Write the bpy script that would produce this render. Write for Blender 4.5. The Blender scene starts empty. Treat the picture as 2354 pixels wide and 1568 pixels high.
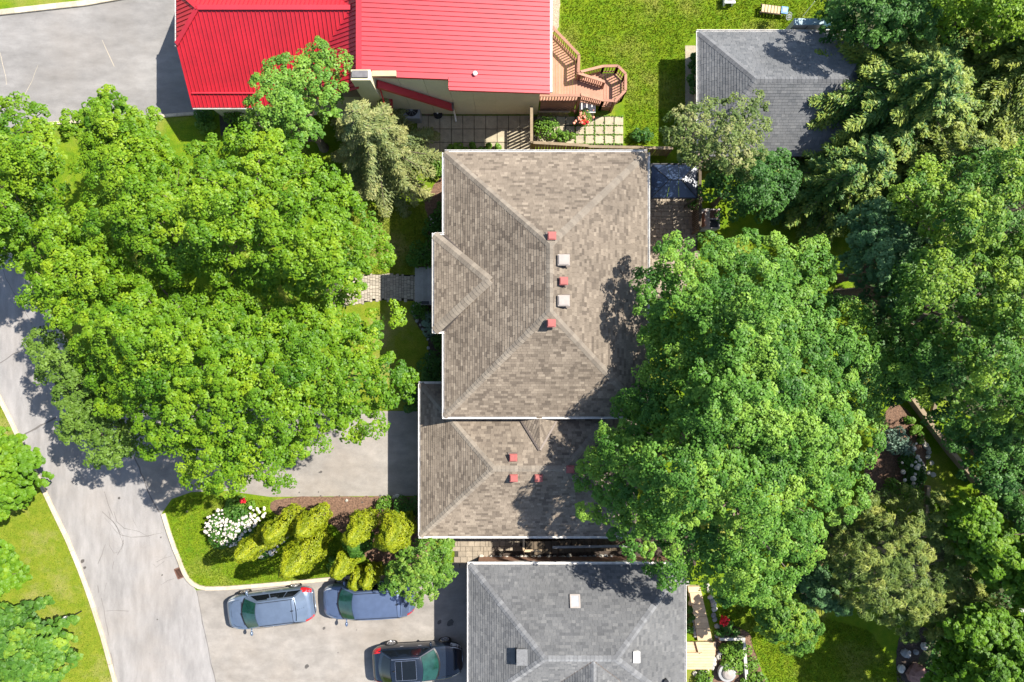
import bpy, math, random
import numpy as np
from mathutils import Vector, Matrix

rnd = random.Random(7)
npr = np.random.default_rng(11)
SC = bpy.context.scene
COL = SC.collection
PI = math.pi

# ------------------------------------------------------------------ camera
H = 36.0                                   # drone height in metres, looking straight down
cam_d = bpy.data.cameras.new('camera')
cam_d.sensor_width = 36.0
cam_d.lens = 24.0
cam_d.clip_end = 2000.0
cam = bpy.data.objects.new('camera', cam_d)
cam.location = (0, 0, H)
COL.objects.link(cam)
SC.camera = cam

# ------------------------------------------------------------------ light
SUN = Vector((0.734, 0.35, 1.0)).normalized()
elev = math.asin(SUN.z)
world = bpy.data.worlds.new('World')
SC.world = world
world.use_nodes = True
wn = world.node_tree
sky = wn.nodes.new('ShaderNodeTexSky')
sky.sky_type = 'NISHITA'
sky.sun_disc = False
sky.sun_elevation = elev
sky.sun_rotation = math.atan2(SUN.x, SUN.y)
bg = wn.nodes['Background']
bg.inputs['Strength'].default_value = 0.095
wn.links.new(sky.outputs[0], bg.inputs['Color'])
sun_d = bpy.data.lights.new('sun', 'SUN')
sun_d.energy = 4.6
sun_d.angle = math.radians(0.5)
sun_d.color = (1.0, 0.945, 0.85)
sun = bpy.data.objects.new('sun', sun_d)
sun.rotation_euler = (-SUN).to_track_quat('-Z', 'Y').to_euler()
sun.location = (30, 15, 45)
COL.objects.link(sun)
SC.view_settings.view_transform = 'Standard'
SC.view_settings.look = 'None'
SC.view_settings.exposure = 1.27
SC.view_settings.gamma = 1.0
SC.view_settings.use_curve_mapping = False

# ------------------------------------------------------------------ helpers
K = 1.5 / 2354.0
def P(u, v, z=0.0):
    return Vector(((u - 1177) * K * (H - z), (784 - v) * K * (H - z), z))
def XY(u, v, z=0.0):
    return ((u - 1177) * K * (H - z), (784 - v) * K * (H - z))

def tag(o, label=None, cat=None, group=None, kind=None):
    if label: o['label'] = label
    if cat: o['category'] = cat
    if group: o['group'] = group
    if kind: o['kind'] = kind
    return o

def empty(name, loc=(0, 0, 0), label=None, cat=None, group=None, kind=None, rz=0.0):
    o = bpy.data.objects.new(name, None)
    o.empty_display_size = 0.3
    o.location = loc
    o.rotation_euler = (0, 0, rz)
    COL.objects.link(o)
    return tag(o, label, cat, group, kind)

def root_loc(o):
    l = Vector((0, 0, 0))
    while o is not None:
        l = l + Vector(o.location)
        o = o.parent
    return l

class MB:
    def __init__(s):
        s.v = []; s.f = []; s.m = []; s.t = []
    def add(s, vs, fs, mi=0, tint=0.5):
        n = len(s.v)
        s.v.extend([tuple(p) for p in vs])
        for f in fs:
            s.f.append(tuple(i + n for i in f)); s.m.append(mi); s.t.append(tint)
    def box(s, c, d, rz=0.0, mi=0, tint=0.5, M=None):
        hx, hy, hz = d[0] / 2, d[1] / 2, d[2] / 2
        pts = [(x, y, z) for z in (-hz, hz) for x, y in ((-hx, -hy), (hx, -hy), (hx, hy), (-hx, hy))]
        if M is not None:
            pts = [M @ Vector(p) for p in pts]
        else:
            cr, sr = math.cos(rz), math.sin(rz)
            pts = [(c[0] + x * cr - y * sr, c[1] + x * sr + y * cr, c[2] + z) for x, y, z in pts]
        s.add(pts, [(3, 2, 1, 0), (4, 5, 6, 7), (0, 1, 5, 4), (1, 2, 6, 5), (2, 3, 7, 6), (3, 0, 4, 7)], mi, tint)
    def bar(s, p0, p1, w, h, mi=0, tint=0.5):
        """a straight beam between two points, w wide (horizontally) and h high"""
        p0 = Vector(p0); p1 = Vector(p1); d = p1 - p0
        if d.length < 1e-5: return
        x = d.normalized()
        up = Vector((0, 0, 1)) if abs(x.z) < .98 else Vector((0, 1, 0))
        y = up.cross(x).normalized(); z = x.cross(y)
        M = Matrix((x, y, z)).transposed().to_4x4(); M.translation = (p0 + p1) / 2
        s.box((0, 0, 0), (d.length, w, h), M=M, mi=mi, tint=tint)
    def prism(s, poly, z0, z1, mi=0, tint=0.5):
        n = len(poly)
        a = sum(poly[i][0] * poly[(i + 1) % n][1] - poly[(i + 1) % n][0] * poly[i][1] for i in range(n))
        if a < 0: poly = poly[::-1]
        vs = [(p[0], p[1], z0) for p in poly] + [(p[0], p[1], z1) for p in poly]
        fs = [tuple(range(n - 1, -1, -1)), tuple(range(n, 2 * n))]
        fs += [(i, (i + 1) % n, n + (i + 1) % n, n + i) for i in range(n)]
        s.add(vs, fs, mi, tint)
    def tube(s, pts, rads, n=7, mi=0, tint=0.5, cap=True):
        pts = [Vector(p) for p in pts]
        vs = []; fs = []
        for i, p in enumerate(pts):
            d = (pts[min(i + 1, len(pts) - 1)] - pts[max(i - 1, 0)]).normalized()
            up = Vector((0, 0, 1)) if abs(d.z) < .95 else Vector((1, 0, 0))
            a = d.cross(up).normalized(); b = d.cross(a)
            for k in range(n):
                t = 2 * PI * k / n
                vs.append(p + (a * math.cos(t) + b * math.sin(t)) * rads[i])
        for i in range(len(pts) - 1):
            for k in range(n):
                fs.append((i * n + k, (i + 1) * n + k, (i + 1) * n + (k + 1) % n, i * n + (k + 1) % n))
        if cap:
            fs.append(tuple(range(n))); fs.append(tuple((len(pts) - 1) * n + k for k in range(n - 1, -1, -1)))
        s.add(vs, fs, mi, tint)
    def lathe(s, c, prof, n=20, mi=0, tint=0.5):
        vs = []; fs = []
        for r, z in prof:
            for k in range(n):
                t = 2 * PI * k / n
                vs.append((c[0] + r * math.cos(t), c[1] + r * math.sin(t), c[2] + z))
        for i in range(len(prof) - 1):
            for k in range(n):
                fs.append((i * n + k, i * n + (k + 1) % n, (i + 1) * n + (k + 1) % n, (i + 1) * n + k))
        fs.append(tuple(range(n - 1, -1, -1)))
        fs.append(tuple((len(prof) - 1) * n + k for k in range(n)))
        s.add(vs, fs, mi, tint)
    def ellip(s, c, r, nu=10, nv=6, mi=0, tint=0.5, jit=0.0, M=None):
        vs = [(0, 0, -1)]
        for j in range(1, nv):
            ph = -PI / 2 + PI * j / nv
            for i in range(nu):
                t = 2 * PI * i / nu
                q = 1 + (rnd.uniform(-jit, jit) if jit else 0)
                vs.append((math.cos(ph) * math.cos(t) * q, math.cos(ph) * math.sin(t) * q, math.sin(ph) * q))
        vs.append((0, 0, 1))
        fs = []
        for i in range(nu):
            fs.append((0, 1 + (i + 1) % nu, 1 + i))
            for j in range(nv - 2):
                a = 1 + j * nu
                fs.append((a + i, a + (i + 1) % nu, a + nu + (i + 1) % nu, a + nu + i))
            a = 1 + (nv - 2) * nu
            fs.append((a + i, a + (i + 1) % nu, len(vs) - 1))
        vs = [Vector((p[0] * r[0], p[1] * r[1], p[2] * r[2])) for p in vs]
        if M is not None: vs = [M @ p for p in vs]
        vs = [(p[0] + c[0], p[1] + c[1], p[2] + c[2]) for p in vs]
        s.add(vs, fs, mi, tint)
    def loft(s, curves, mi=0, tint=0.5):
        n = len(curves[0])
        vs = [p for c in curves for p in c]
        fs = []
        for i in range(len(curves) - 1):
            for k in range(n - 1):
                fs.append((i * n + k, i * n + k + 1, (i + 1) * n + k + 1, (i + 1) * n + k))
        s.add(vs, fs, mi, tint)
    def mesh(s, name, mats, off=(0, 0, 0), smooth=False):
        me = bpy.data.meshes.new(name)
        me.from_pydata([(p[0] - off[0], p[1] - off[1], p[2] - off[2]) for p in s.v], [], s.f)
        if not isinstance(mats, (list, tuple)): mats = [mats]
        for m in mats: me.materials.append(m)
        if len(mats) > 1: me.polygons.foreach_set('material_index', s.m)
        at = me.attributes.new('tint', 'FLOAT', 'FACE')
        at.data.foreach_set('value', s.t)
        if smooth:
            me.polygons.foreach_set('use_smooth', [True] * len(s.f))
        me.update()
        return me
    def build(s, name, mats, parent=None, local=False, smooth=False):
        off = (0, 0, 0)
        if parent is not None and not local: off = root_loc(parent)
        o = bpy.data.objects.new(name, s.mesh(name, mats, off, smooth))
        COL.objects.link(o)
        if parent is not None: o.parent = parent
        return o

def inst(name, me, parent, M):
    """an object sharing mesh data, M is its world matrix, its parents are unrotated"""
    o = bpy.data.objects.new(name, me)
    COL.objects.link(o)
    o.parent = parent
    M = M.copy()
    M.translation = M.translation - root_loc(parent)
    o.matrix_local = M
    return o

def clip_half(poly, a, b, c):
    """keep the part of a 2-D polygon where a*x+b*y <= c"""
    out = []
    n = len(poly)
    for i in range(n):
        p = poly[i]; q = poly[(i + 1) % n]
        dp = a * p[0] + b * p[1] - c; dq = a * q[0] + b * q[1] - c
        if dp <= 0: out.append(p)
        if (dp < 0 < dq) or (dq < 0 < dp):
            t = dp / (dp - dq)
            out.append((p[0] + (q[0] - p[0]) * t, p[1] + (q[1] - p[1]) * t))
    return out
def area2(poly):
    n = len(poly)
    return 0.5 * sum(poly[i][0] * poly[(i + 1) % n][1] - poly[(i + 1) % n][0] * poly[i][1] for i in range(n))
def clip_convex(poly, clipper):
    """intersection of poly with a convex ccw clipper"""
    n = len(clipper)
    for i in range(n):
        if len(poly) < 3: return []
        p = clipper[i]; q = clipper[(i + 1) % n]
        ex, ey = q[0] - p[0], q[1] - p[1]
        poly = clip_half(poly, ey, -ex, ey * p[0] - ex * p[1])
    return poly
def in_poly(x, y, poly):
    r = False; n = len(poly); j = n - 1
    for i in range(n):
        if (poly[i][1] > y) != (poly[j][1] > y):
            if x < (poly[j][0] - poly[i][0]) * (y - poly[i][1]) / (poly[j][1] - poly[i][1]) + poly[i][0]:
                r = not r
        j = i
    return r

# ------------------------------------------------------------------ materials
def new_mat(name):
    m = bpy.data.materials.new(name); m.use_nodes = True
    nt = m.node_tree
    return m, nt, nt.nodes['Principled BSDF']
def nd(nt, typ, **kw):
    n = nt.nodes.new(typ)
    for k, v in kw.items():
        if k in n.inputs: n.inputs[k].default_value = v
        else: setattr(n, k, v)
    return n
def mixc(nt, fac, a, b, typ='MIX'):
    n = nt.nodes.new('ShaderNodeMix'); n.data_type = 'RGBA'; n.blend_type = typ
    for i, x in ((0, fac), (6, a), (7, b)):
        if hasattr(x, 'is_linked') or hasattr(x, 'links'): nt.links.new(x, n.inputs[i])
        elif i == 0: n.inputs[0].default_value = x
        else: n.inputs[i].default_value = (x[0], x[1], x[2], 1)
    return n.outputs[2]
def ramp(nt, src, stops):
    n = nt.nodes.new('ShaderNodeValToRGB')
    e = n.color_ramp.elements
    while len(e) < len(stops): e.new(0.5)
    for el, (p, c) in zip(e, stops):
        el.position = p
        el.color = (c, c, c, 1) if not hasattr(c, '__len__') else (c[0], c[1], c[2], 1)
    nt.links.new(src, n.inputs[0])
    return n.outputs[0]
def noise(nt, scale, detail=4, rough=.6, coord='Object', stretch=None):
    tc = nt.nodes.new('ShaderNodeTexCoord')
    out = tc.outputs[coord] if coord != 'Geo' else nt.nodes.new('ShaderNodeNewGeometry').outputs['Position']
    if stretch:
        mp = nt.nodes.new('ShaderNodeMapping')
        mp.inputs['Scale'].default_value = stretch[:3]
        if len(stretch) > 3: mp.inputs['Rotation'].default_value = (0, 0, stretch[3])
        nt.links.new(out, mp.inputs[0]); out = mp.outputs[0]
    n = nt.nodes.new('ShaderNodeTexNoise')
    n.inputs['Scale'].default_value = scale; n.inputs['Detail'].default_value = detail
    n.inputs['Roughness'].default_value = rough
    nt.links.new(out, n.inputs['Vector'])
    return n.outputs['Fac']
def bump(nt, bsdf, h, strength, dist=.02):
    b = nt.nodes.new('ShaderNodeBump')
    b.inputs['Strength'].default_value = strength; b.inputs['Distance'].default_value = dist
    nt.links.new(h, b.inputs['Height']); nt.links.new(b.outputs[0], bsdf.inputs['Normal'])

def plain(name, col, rough=.6, metal=0.0, var=.15, scale=6.0, spec=.4, bmp=0.0, rand=0.0, fine=0.0):
    """a surface colour with grain: large soft mottling, fine speckle and per-piece variation"""
    m, nt, b = new_mat(name)
    f = noise(nt, scale, 5, .65, 'Geo')
    lo = [c * (1 - var) for c in col]; hi = [min(1, c * (1 + var)) for c in col]
    c = mixc(nt, ramp(nt, f, [(.3, 0), (.7, 1)]), lo, hi)
    if fine:
        g = noise(nt, 60, 3, .7, 'Geo')
        c = mixc(nt, fine, c, mixc(nt, 1.0, c, ramp(nt, g, [(.35, .35), (.65, 1.6)]), 'MULTIPLY'))
    if rand:
        oi = nt.nodes.new('ShaderNodeObjectInfo')
        c = mixc(nt, 1.0, c, ramp(nt, oi.outputs['Random'], [(0, 1 - rand), (1, 1 + rand)]), 'MULTIPLY')
    nt.links.new(c, b.inputs['Base Color'])
    b.inputs['Roughness'].default_value = rough; b.inputs['Metallic'].default_value = metal
    b.inputs['Specular IOR Level'].default_value = spec
    if bmp: bump(nt, b, noise(nt, scale * 6, 4, .7, 'Geo'), bmp)
    return m

def leaf_mat(name, dark, mid, light, transl=.35, rough=.5):
    m, nt, b = new_mat(name)
    at = nt.nodes.new('ShaderNodeAttribute'); at.attribute_name = 'tint'
    c = ramp(nt, at.outputs['Fac'], [(0.0, dark), (.5, mid), (1.0, light)])
    nt.links.new(c, b.inputs['Base Color'])
    b.inputs['Roughness'].default_value = rough
    b.inputs['Specular IOR Level'].default_value = .25
    tr = nt.nodes.new('ShaderNodeBsdfTranslucent')
    c2 = mixc(nt, 1.0, c, (1.25, 1.15, .55), 'MULTIPLY')
    nt.links.new(c2, tr.inputs['Color'])
    mx = nt.nodes.new('ShaderNodeMixShader'); mx.inputs[0].default_value = transl
    nt.links.new(b.outputs[0], mx.inputs[1]); nt.links.new(tr.outputs[0], mx.inputs[2])
    nt.links.new(mx.outputs[0], nt.nodes['Material Output'].inputs['Surface'])
    return m

def tint_mat(name, stops, rough=.85, grain=.5, scale=40, spec=.3):
    """colour chosen per piece (face attribute 'tint'), with mineral grain"""
    m, nt, b = new_mat(name)
    at = nt.nodes.new('ShaderNodeAttribute'); at.attribute_name = 'tint'
    c = ramp(nt, at.outputs['Fac'], stops)
    g = noise(nt, scale, 4, .75, 'Geo')
    c = mixc(nt, grain, c, mixc(nt, 1.0, c, ramp(nt, g, [(.3, .45), (.7, 1.55)]), 'MULTIPLY'))
    w = noise(nt, .55, 4, .6, 'Geo')
    c = mixc(nt, .5, c, mixc(nt, 1.0, c, ramp(nt, w, [(.3, .72), (.7, 1.25)]), 'MULTIPLY'))
    nt.links.new(c, b.inputs['Base Color'])
    b.inputs['Roughness'].default_value = rough
    b.inputs['Diffuse Roughness'].default_value = 1.0
    b.inputs['Specular IOR Level'].default_value = spec
    return m

def grass_mat(name, a, b_, dry, dry_amt=.35):
    m, nt, b = new_mat(name)
    big = noise(nt, .35, 5, .6, 'Geo'); mid = noise(nt, 2.2, 5, .7, 'Geo'); fine = noise(nt, 22, 4, .8, 'Geo')
    c = mixc(nt, ramp(nt, mid, [(.34, 0), (.66, 1)]), a, b_)
    c = mixc(nt, ramp(nt, big, [(.5, 0), (.72, dry_amt)]), c, dry)
    c = mixc(nt, .85, c, mixc(nt, 1.0, c, ramp(nt, fine, [(.3, .42), (.5, .95), (.72, 1.7)]), 'MULTIPLY'))
    nt.links.new(c, b.inputs['Base Color'])
    b.inputs['Roughness'].default_value = .9
    b.inputs['Specular IOR Level'].default_value = .1
    bump(nt, b, fine, .6, .04)
    return m

def asphalt_mat(name, col, streak=(1, 1, 1), warm=.4):
    m, nt, b = new_mat(name)
    big = noise(nt, .45, 6, .6, 'Geo', streak); mid = noise(nt, 1.8, 6, .65, 'Geo', streak)
    fine = noise(nt, 70, 3, .8, 'Geo')
    c = mixc(nt, ramp(nt, big, [(.3, 0), (.7, 1)]), [x * .80 for x in col], [x * 1.12 for x in col])
    c = mixc(nt, .5, c, mixc(nt, 1.0, c, ramp(nt, mid, [(.3, .72), (.7, 1.2)]), 'MULTIPLY'))
    c = mixc(nt, ramp(nt, noise(nt, .28, 4, .6, 'Geo'), [(.45, 0), (.75, warm)]), c, (col[0] * 1.12, col[1] * 1.0, col[2] * .86))
    c = mixc(nt, .5, c, mixc(nt, 1.0, c, ramp(nt, fine, [(.3, .6), (.7, 1.4)]), 'MULTIPLY'))
    nt.links.new(c, b.inputs['Base Color'])
    b.inputs['Roughness'].default_value = .9
    b.inputs['Specular IOR Level'].default_value = .2
    bump(nt, b, fine, .3, .01)
    return m

M = {}
M['grass'] = grass_mat('grass', (.072, .150, .006), (.150, .205, .009), (.25, .22, .06), .75)
M['grass_dry'] = grass_mat('grass_dry', (.110, .165, .010), (.18, .205, .020), (.27, .225, .10), .9)
M['road'] = asphalt_mat('road_asphalt', (.252, .240, .233), (1.6, .4, 1, .35))
M['drive'] = asphalt_mat('driveway_asphalt', (.245, .225, .203), (.8, 1.2, 1))
M['drive_n'] = asphalt_mat('court_asphalt', (.215, .206, .198), (.5, 1.3, 1), .3)
M['kerb'] = plain('kerb_concrete', (.44, .375, .28), .85, var=.2, scale=3, rand=.12, fine=.5, bmp=.15)
M['concrete'] = plain('slab_concrete', (.33, .285, .20), .88, var=.18, scale=4, rand=.10, fine=.4, bmp=.15)
M['paver'] = plain('paver_stone', (.32, .28, .22), .88, var=.16, scale=5, rand=.16, fine=.4)
M['paver_east'] = plain('paver_tan', (.27, .225, .17), .88, var=.16, scale=5, rand=.15, fine=.4)
M['joint'] = plain('joint_sand', (.055, .05, .038), .95, var=.3)
M['step'] = plain('step_stone', (.34, .325, .305), .85, var=.12, scale=3, fine=.3, rand=.22)
M['mulch'] = plain('mulch_bark', (.145, .085, .055), .95, var=.55, scale=11, fine=.9, bmp=.8)
M['soil'] = plain('soil', (.06, .045, .035), .95, var=.5, scale=9, fine=.8, bmp=.8)
M['gravel'] = plain('gravel_grey', (.30, .25, .19), .95, var=.4, scale=16, fine=.9, bmp=.6)
M['shingle_brown'] = tint_mat('shingle_brown', [(0, (.122, .098, .077)), (.35, (.176, .143, .111)), (.7, (.224, .184, .143)), (1, (.285, .238, .186))])
M['shingle_grey'] = tint_mat('shingle_grey', [(0, (.096, .098, .103)), (.4, (.122, .124, .128)), (.75, (.146, .147, .149)), (1, (.178, .178, .178))])
M['shingle_slate'] = tint_mat('shingle_slate', [(0, (.13, .136, .144)), (.4, (.158, .163, .170)), (.75, (.184, .187, .192)), (1, (.215, .217, .22))])
M['cap_brown'] = tint_mat('ridge_cap_brown', [(0, (.185, .157, .127)), (1, (.25, .215, .174))])
M['cap_grey'] = tint_mat('ridge_cap_grey', [(0, (.135, .138, .145)), (1, (.205, .208, .215))])
M['under_brown'] = plain('roof_felt_brown', (.05, .042, .036), .95)
M['under_grey'] = plain('roof_felt_grey', (.045, .046, .05), .95)
M['red_metal'] = plain('red_painted_metal', (.40, .006, .018), .54, var=.16, scale=.9, spec=.8, fine=.12)
M['white_metal'] = plain('white_gutter', (.66, .64, .61), .5, var=.22, scale=5)
M['flashing'] = plain('flashing_brown', (.13, .105, .09), .5, metal=.2)
M['vent_red'] = plain('vent_red', (.30, .085, .075), .6, var=.12)
M['vent_tan'] = plain('vent_tan', (.30, .265, .24), .55, var=.08)
M['vent_grey'] = plain('vent_grey', (.30, .31, .33), .5)
M['dark'] = plain('dark_plastic', (.014, .015, .018), .45)
M['black'] = plain('black_metal', (.02, .02, .022), .4)
M['stucco'] = plain('wall_stucco_beige', (.60, .54, .36), .9, var=.06, scale=1.2, fine=.2)
M['brick'] = plain('wall_brick_tan', (.30, .17, .11), .9, var=.15, scale=8, rand=.15, fine=.4)
M['siding'] = plain('wall_siding', (.42, .37, .31), .85, var=.06)
M['box_grey'] = plain('shingled_box_grey', (.15, .152, .156), .8, var=.2, scale=14, fine=.4)
M['slate'] = plain('slate_cap', (.13, .125, .13), .6, var=.2)
M['wood_deck'] = plain('deck_wood', (.355, .185, .125), .75, var=.12, scale=3, rand=.10, fine=.2)
M['wood_rail'] = plain('rail_wood', (.30, .15, .10), .75, var=.15, scale=4, rand=.08)
M['wood_fence'] = plain('fence_wood', (.215, .165, .105), .85, var=.22, scale=4, rand=.18, fine=.3)
M['wood_dark'] = plain('dark_wood', (.10, .075, .05), .85, var=.2, rand=.15)
M['wood_pale'] = plain('pale_wood', (.48, .36, .225), .8, var=.12, scale=3, rand=.12, fine=.2)
M['bark'] = plain('bark', (.135, .105, .082), .95, var=.35, scale=9, bmp=.7)
M['bark_pale'] = plain('bark_pale', (.27, .22, .165), .95, var=.3, scale=9, bmp=.5)
M['stone_white'] = plain('white_stone', (.40, .38, .33), .9, var=.15, scale=4, rand=.15, fine=.3)
M['stone_grey'] = plain('grey_stone', (.26, .26, .26), .9, var=.2, scale=4, rand=.2, fine=.4)
M['stone_red'] = plain('red_boulder', (.22, .12, .10), .9, var=.3, scale=4, fine=.4)
M['navy'] = plain('navy_glazing', (.014, .030, .070), .3, var=.3, scale=1.2, spec=.9)
M['white'] = plain('white_paint', (.80, .79, .76), .5, var=.03)
M['petal_white'] = plain('petal_white', (.55, .50, .44), .8, var=.2, scale=30, rand=.22)
M['petal_red'] = plain('petal_red', (.62, .012, .02), .7, var=.3, scale=30)
M['petal_pink'] = plain('petal_pink', (.62, .25, .17), .7, var=.35, scale=40, rand=.3)
M['pale_blue'] = plain('pale_blue_metal', (.20, .29, .33), .5, var=.05)
M['teal'] = plain('teal_glass', (.20, .42, .42), .3)
M['blue'] = plain('blue_plastic', (.07, .22, .50), .4)
M['rust'] = plain('rusty_iron', (.13, .065, .045), .8, var=.35, scale=20, fine=.4)
M['stain'] = plain('oil_stain', (.075, .068, .062), .7, var=.25, scale=10)
M['crack'] = plain('road_crack', (.115, .105, .098), .9)
M['glass'] = plain('window_glass', (.03, .045, .055), .06, var=.1, spec=.8)
M['leaf_left'] = leaf_mat('maple_leaf_lime', (.040, .120, .004), (.112, .225, .008), (.22, .32, .012), .25)
M['leaf_left2'] = leaf_mat('maple_leaf_olive', (.045, .095, .010), (.095, .175, .020), (.145, .235, .034), .25)
M['leaf_right'] = leaf_mat('maple_leaf_green', (.034, .110, .012), (.098, .225, .026), (.21, .345, .042), .25)
M['leaf_dark'] = leaf_mat('leaf_deep_green', (.022, .072, .014), (.046, .130, .022), (.095, .215, .032), .25)
M['leaf_bright'] = leaf_mat('leaf_bright_green', (.055, .135, .006), (.105, .225, .010), (.19, .30, .014), .28)
M['leaf_mixed'] = leaf_mat('leaf_mid_green', (.030, .090, .012), (.078, .185, .020), (.215, .32, .026), .25)
M['leaf_birch'] = leaf_mat('leaf_tan_green', (.060, .105, .024), (.140, .195, .045), (.28, .29, .11), .25)
M['leaf_grey'] = leaf_mat('leaf_grey_green', (.035, .095, .030), (.085, .185, .062), (.18, .30, .12), .25)
M['needle_tan'] = leaf_mat('needle_tan_green', (.055, .095, .034), (.145, .185, .058), (.30, .30, .11), .15)
M['needle_dark'] = leaf_mat('needle_dark_green', (.026, .080, .022), (.065, .155, .034), (.25, .31, .05), .15)
M['needle_gold'] = leaf_mat('needle_golden_green', (.050, .100, .020), (.125, .190, .032), (.27, .30, .045), .15)
M['needle_pine'] = leaf_mat('needle_olive', (.050, .095, .018), (.125, .180, .034), (.28, .31, .065), .15)
M['cypress'] = leaf_mat('cypress_lime', (.095, .135, .004), (.195, .240, .007), (.30, .32, .012), .2)
M['shrub'] = leaf_mat('shrub_green', (.028, .085, .010), (.055, .150, .018), (.11, .22, .03), .3)
M['shrub_lime'] = leaf_mat('shrub_lime', (.055, .135, .014), (.105, .215, .022), (.19, .29, .036), .25)
M['shrub_blue'] = leaf_mat('shrub_blue_grey', (.075, .13, .09), (.13, .21, .15), (.20, .30, .22), .2)
# ================================================================== the setting
def organic(poly, it=2, jit=2.2):
    """rounded, slightly uneven outline of a planting bed"""
    for _ in range(it):
        out = []
        for i in range(len(poly)):
            p = poly[i]; q = poly[(i + 1) % len(poly)]
            out.append((p[0] * .8 + q[0] * .2, p[1] * .8 + q[1] * .2)); out.append((p[0] * .2 + q[0] * .8, p[1] * .2 + q[1] * .8))
        poly = out
    out = []
    for i in range(len(poly)):
        p = poly[i]; q = poly[(i + 1) % len(poly)]
        n = max(1, int(math.hypot(q[0] - p[0], q[1] - p[1]) / 9))
        for k in range(n):
            t = k / n
            out.append((p[0] + (q[0] - p[0]) * t + rnd.gauss(0, jit * .45), p[1] + (q[1] - p[1]) * t + rnd.gauss(0, jit * .45)))
    return out
def sheet(name, poly, z, mat, kind='structure', parent=None):
    mb = MB()
    if name in ('mulch_bed', 'forest_floor', 'gravel_strip', 'front_lawn'): poly = organic(poly)
    pts = [XY(*p) for p in poly]
    n = len(pts)
    if area2(pts) < 0: pts = pts[::-1]
    mb.add([(x, y, z) for x, y in pts], [tuple(range(n))])
    o = mb.build(name, mat, parent)
    if parent is None: tag(o, kind=kind)
    return o

mb = MB(); mb.add([(-400, -400, 0), (400, -400, 0), (400, 400, 0), (-400, 400, 0)], [(0, 1, 2, 3)])
tag(mb.build('lawn', M['grass']), kind='structure')

road_poly = [(-140, 620), (-60, 660), (0, 909), (57, 1024), (130, 1176), (187, 1303), (240, 1458), (270, 1568), (330, 1800),
             (640, 1800), (495, 1568), (478, 1480), (452, 1358), (425, 1325), (410, 1290), (385, 1225), (372, 1180), (310, 1050),
             (250, 950), (135, 764), (82, 677), (32, 597), (-20, 520), (-110, 400), (-260, 300), (-420, 420)]
road = sheet('road', road_poly, .006, M['road'])
sheet('verge', [(-300, 600), (-140, 620), (-9, 905), (48, 1026), (121, 1178), (178, 1305), (231, 1460), (261, 1568), (320, 1800), (-300, 1800)],
      .004, M['grass_dry'])
drive_house = sheet('driveway', [(300, 1040), (372, 1180), (395, 1147), (440, 1131), (520, 1128), (620, 1142), (760, 1141), (890, 1140), (1010, 1140), (1010, 945), (880, 945), (700, 930), (420, 930), (240, 930)],
                    .010, M['drive'])
drive_south = sheet('driveway', [(452, 1357), (520, 1354), (600, 1348), (740, 1335), (835, 1333), (960, 1345), (1045, 1300), (1120, 1300), (1120, 1800), (640, 1800), (495, 1568), (478, 1480)],
                    .010, M['drive'])
drive_red = sheet('driveway', [(-300, 60), (0, 36), (200, 13), (290, -4), (520, -60), (560, 200), (470, 262), (350, 271), (240, 280), (100, 288), (-60, 300), (-300, 330)],
                  .008, M['drive_n'])
sheet('front_path', [(800, 630), (962, 632), (962, 692), (860, 690), (790, 705), (730, 720), (720, 690), (760, 655)], .012, M['joint'])
patch = sheet('front_lawn', [(770, 470), (900, 470), (1010, 470), (1010, 945), (760, 945)], .004, M['grass_dry'])

# mulch and planting beds
sheet('mulch_bed', [(622, 1143), (890, 1141), (1000, 1145), (1000, 1260), (960, 1300), (860, 1300), (800, 1240), (760, 1200), (690, 1190), (622, 1180)], .014, M['mulch'])
sheet('mulch_bed', [(1025, 395), (985, 440), (975, 470), (985, 500), (985, 560), (950, 620), (985, 640), (1060, 640), (1060, 380)], .016, M['mulch'])
sheet('mulch_bed', [(950, 700), (948, 730), (985, 780), (985, 830), (975, 880), (955, 900), (945, 945), (1060, 945), (1060, 700)], .016, M['soil'])
sheet('mulch_bed', [(2000, 1040), (2040, 930), (2080, 930), (2130, 1010), (2128, 1100), (2100, 1160), (2040, 1160), (1985, 1140), (1985, 1080)], .014, M['mulch'])
sheet('mulch_bed', [(1840, 1230), (1960, 1190), (2000, 1280), (1960, 1370), (1860, 1400), (1830, 1340)], .014, M['soil'])
sheet('mulch_bed', [(1690, 1440), (1725, 1455), (1735, 1500), (1760, 1568), (1780, 1640), (1640, 1640), (1640, 1440)], .014, M['mulch'])
sheet('mulch_bed', [(2060, 1450), (2150, 1440), (2200, 1500), (2170, 1640), (2060, 1600)], .014, M['soil'])
sheet('mulch_bed', [(2060, 380), (2160, 370), (2180, 440), (2100, 500), (2030, 480)], .014, M['mulch'])
sheet('gravel_strip', [(1240, -60), (1288, -60), (1286, 20), (1285, 60), (1278, 75), (1240, 75)], .010, M['gravel'])
sheet('gravel_strip', [(1200, 1272), (1460, 1268), (1460, 1300), (1200, 1300)], .012, M['soil'])
sheet('side_yard', [(1045, 1225), (1600, 1225), (1600, 1300), (1045, 1300)], .008, M['soil'])

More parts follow.
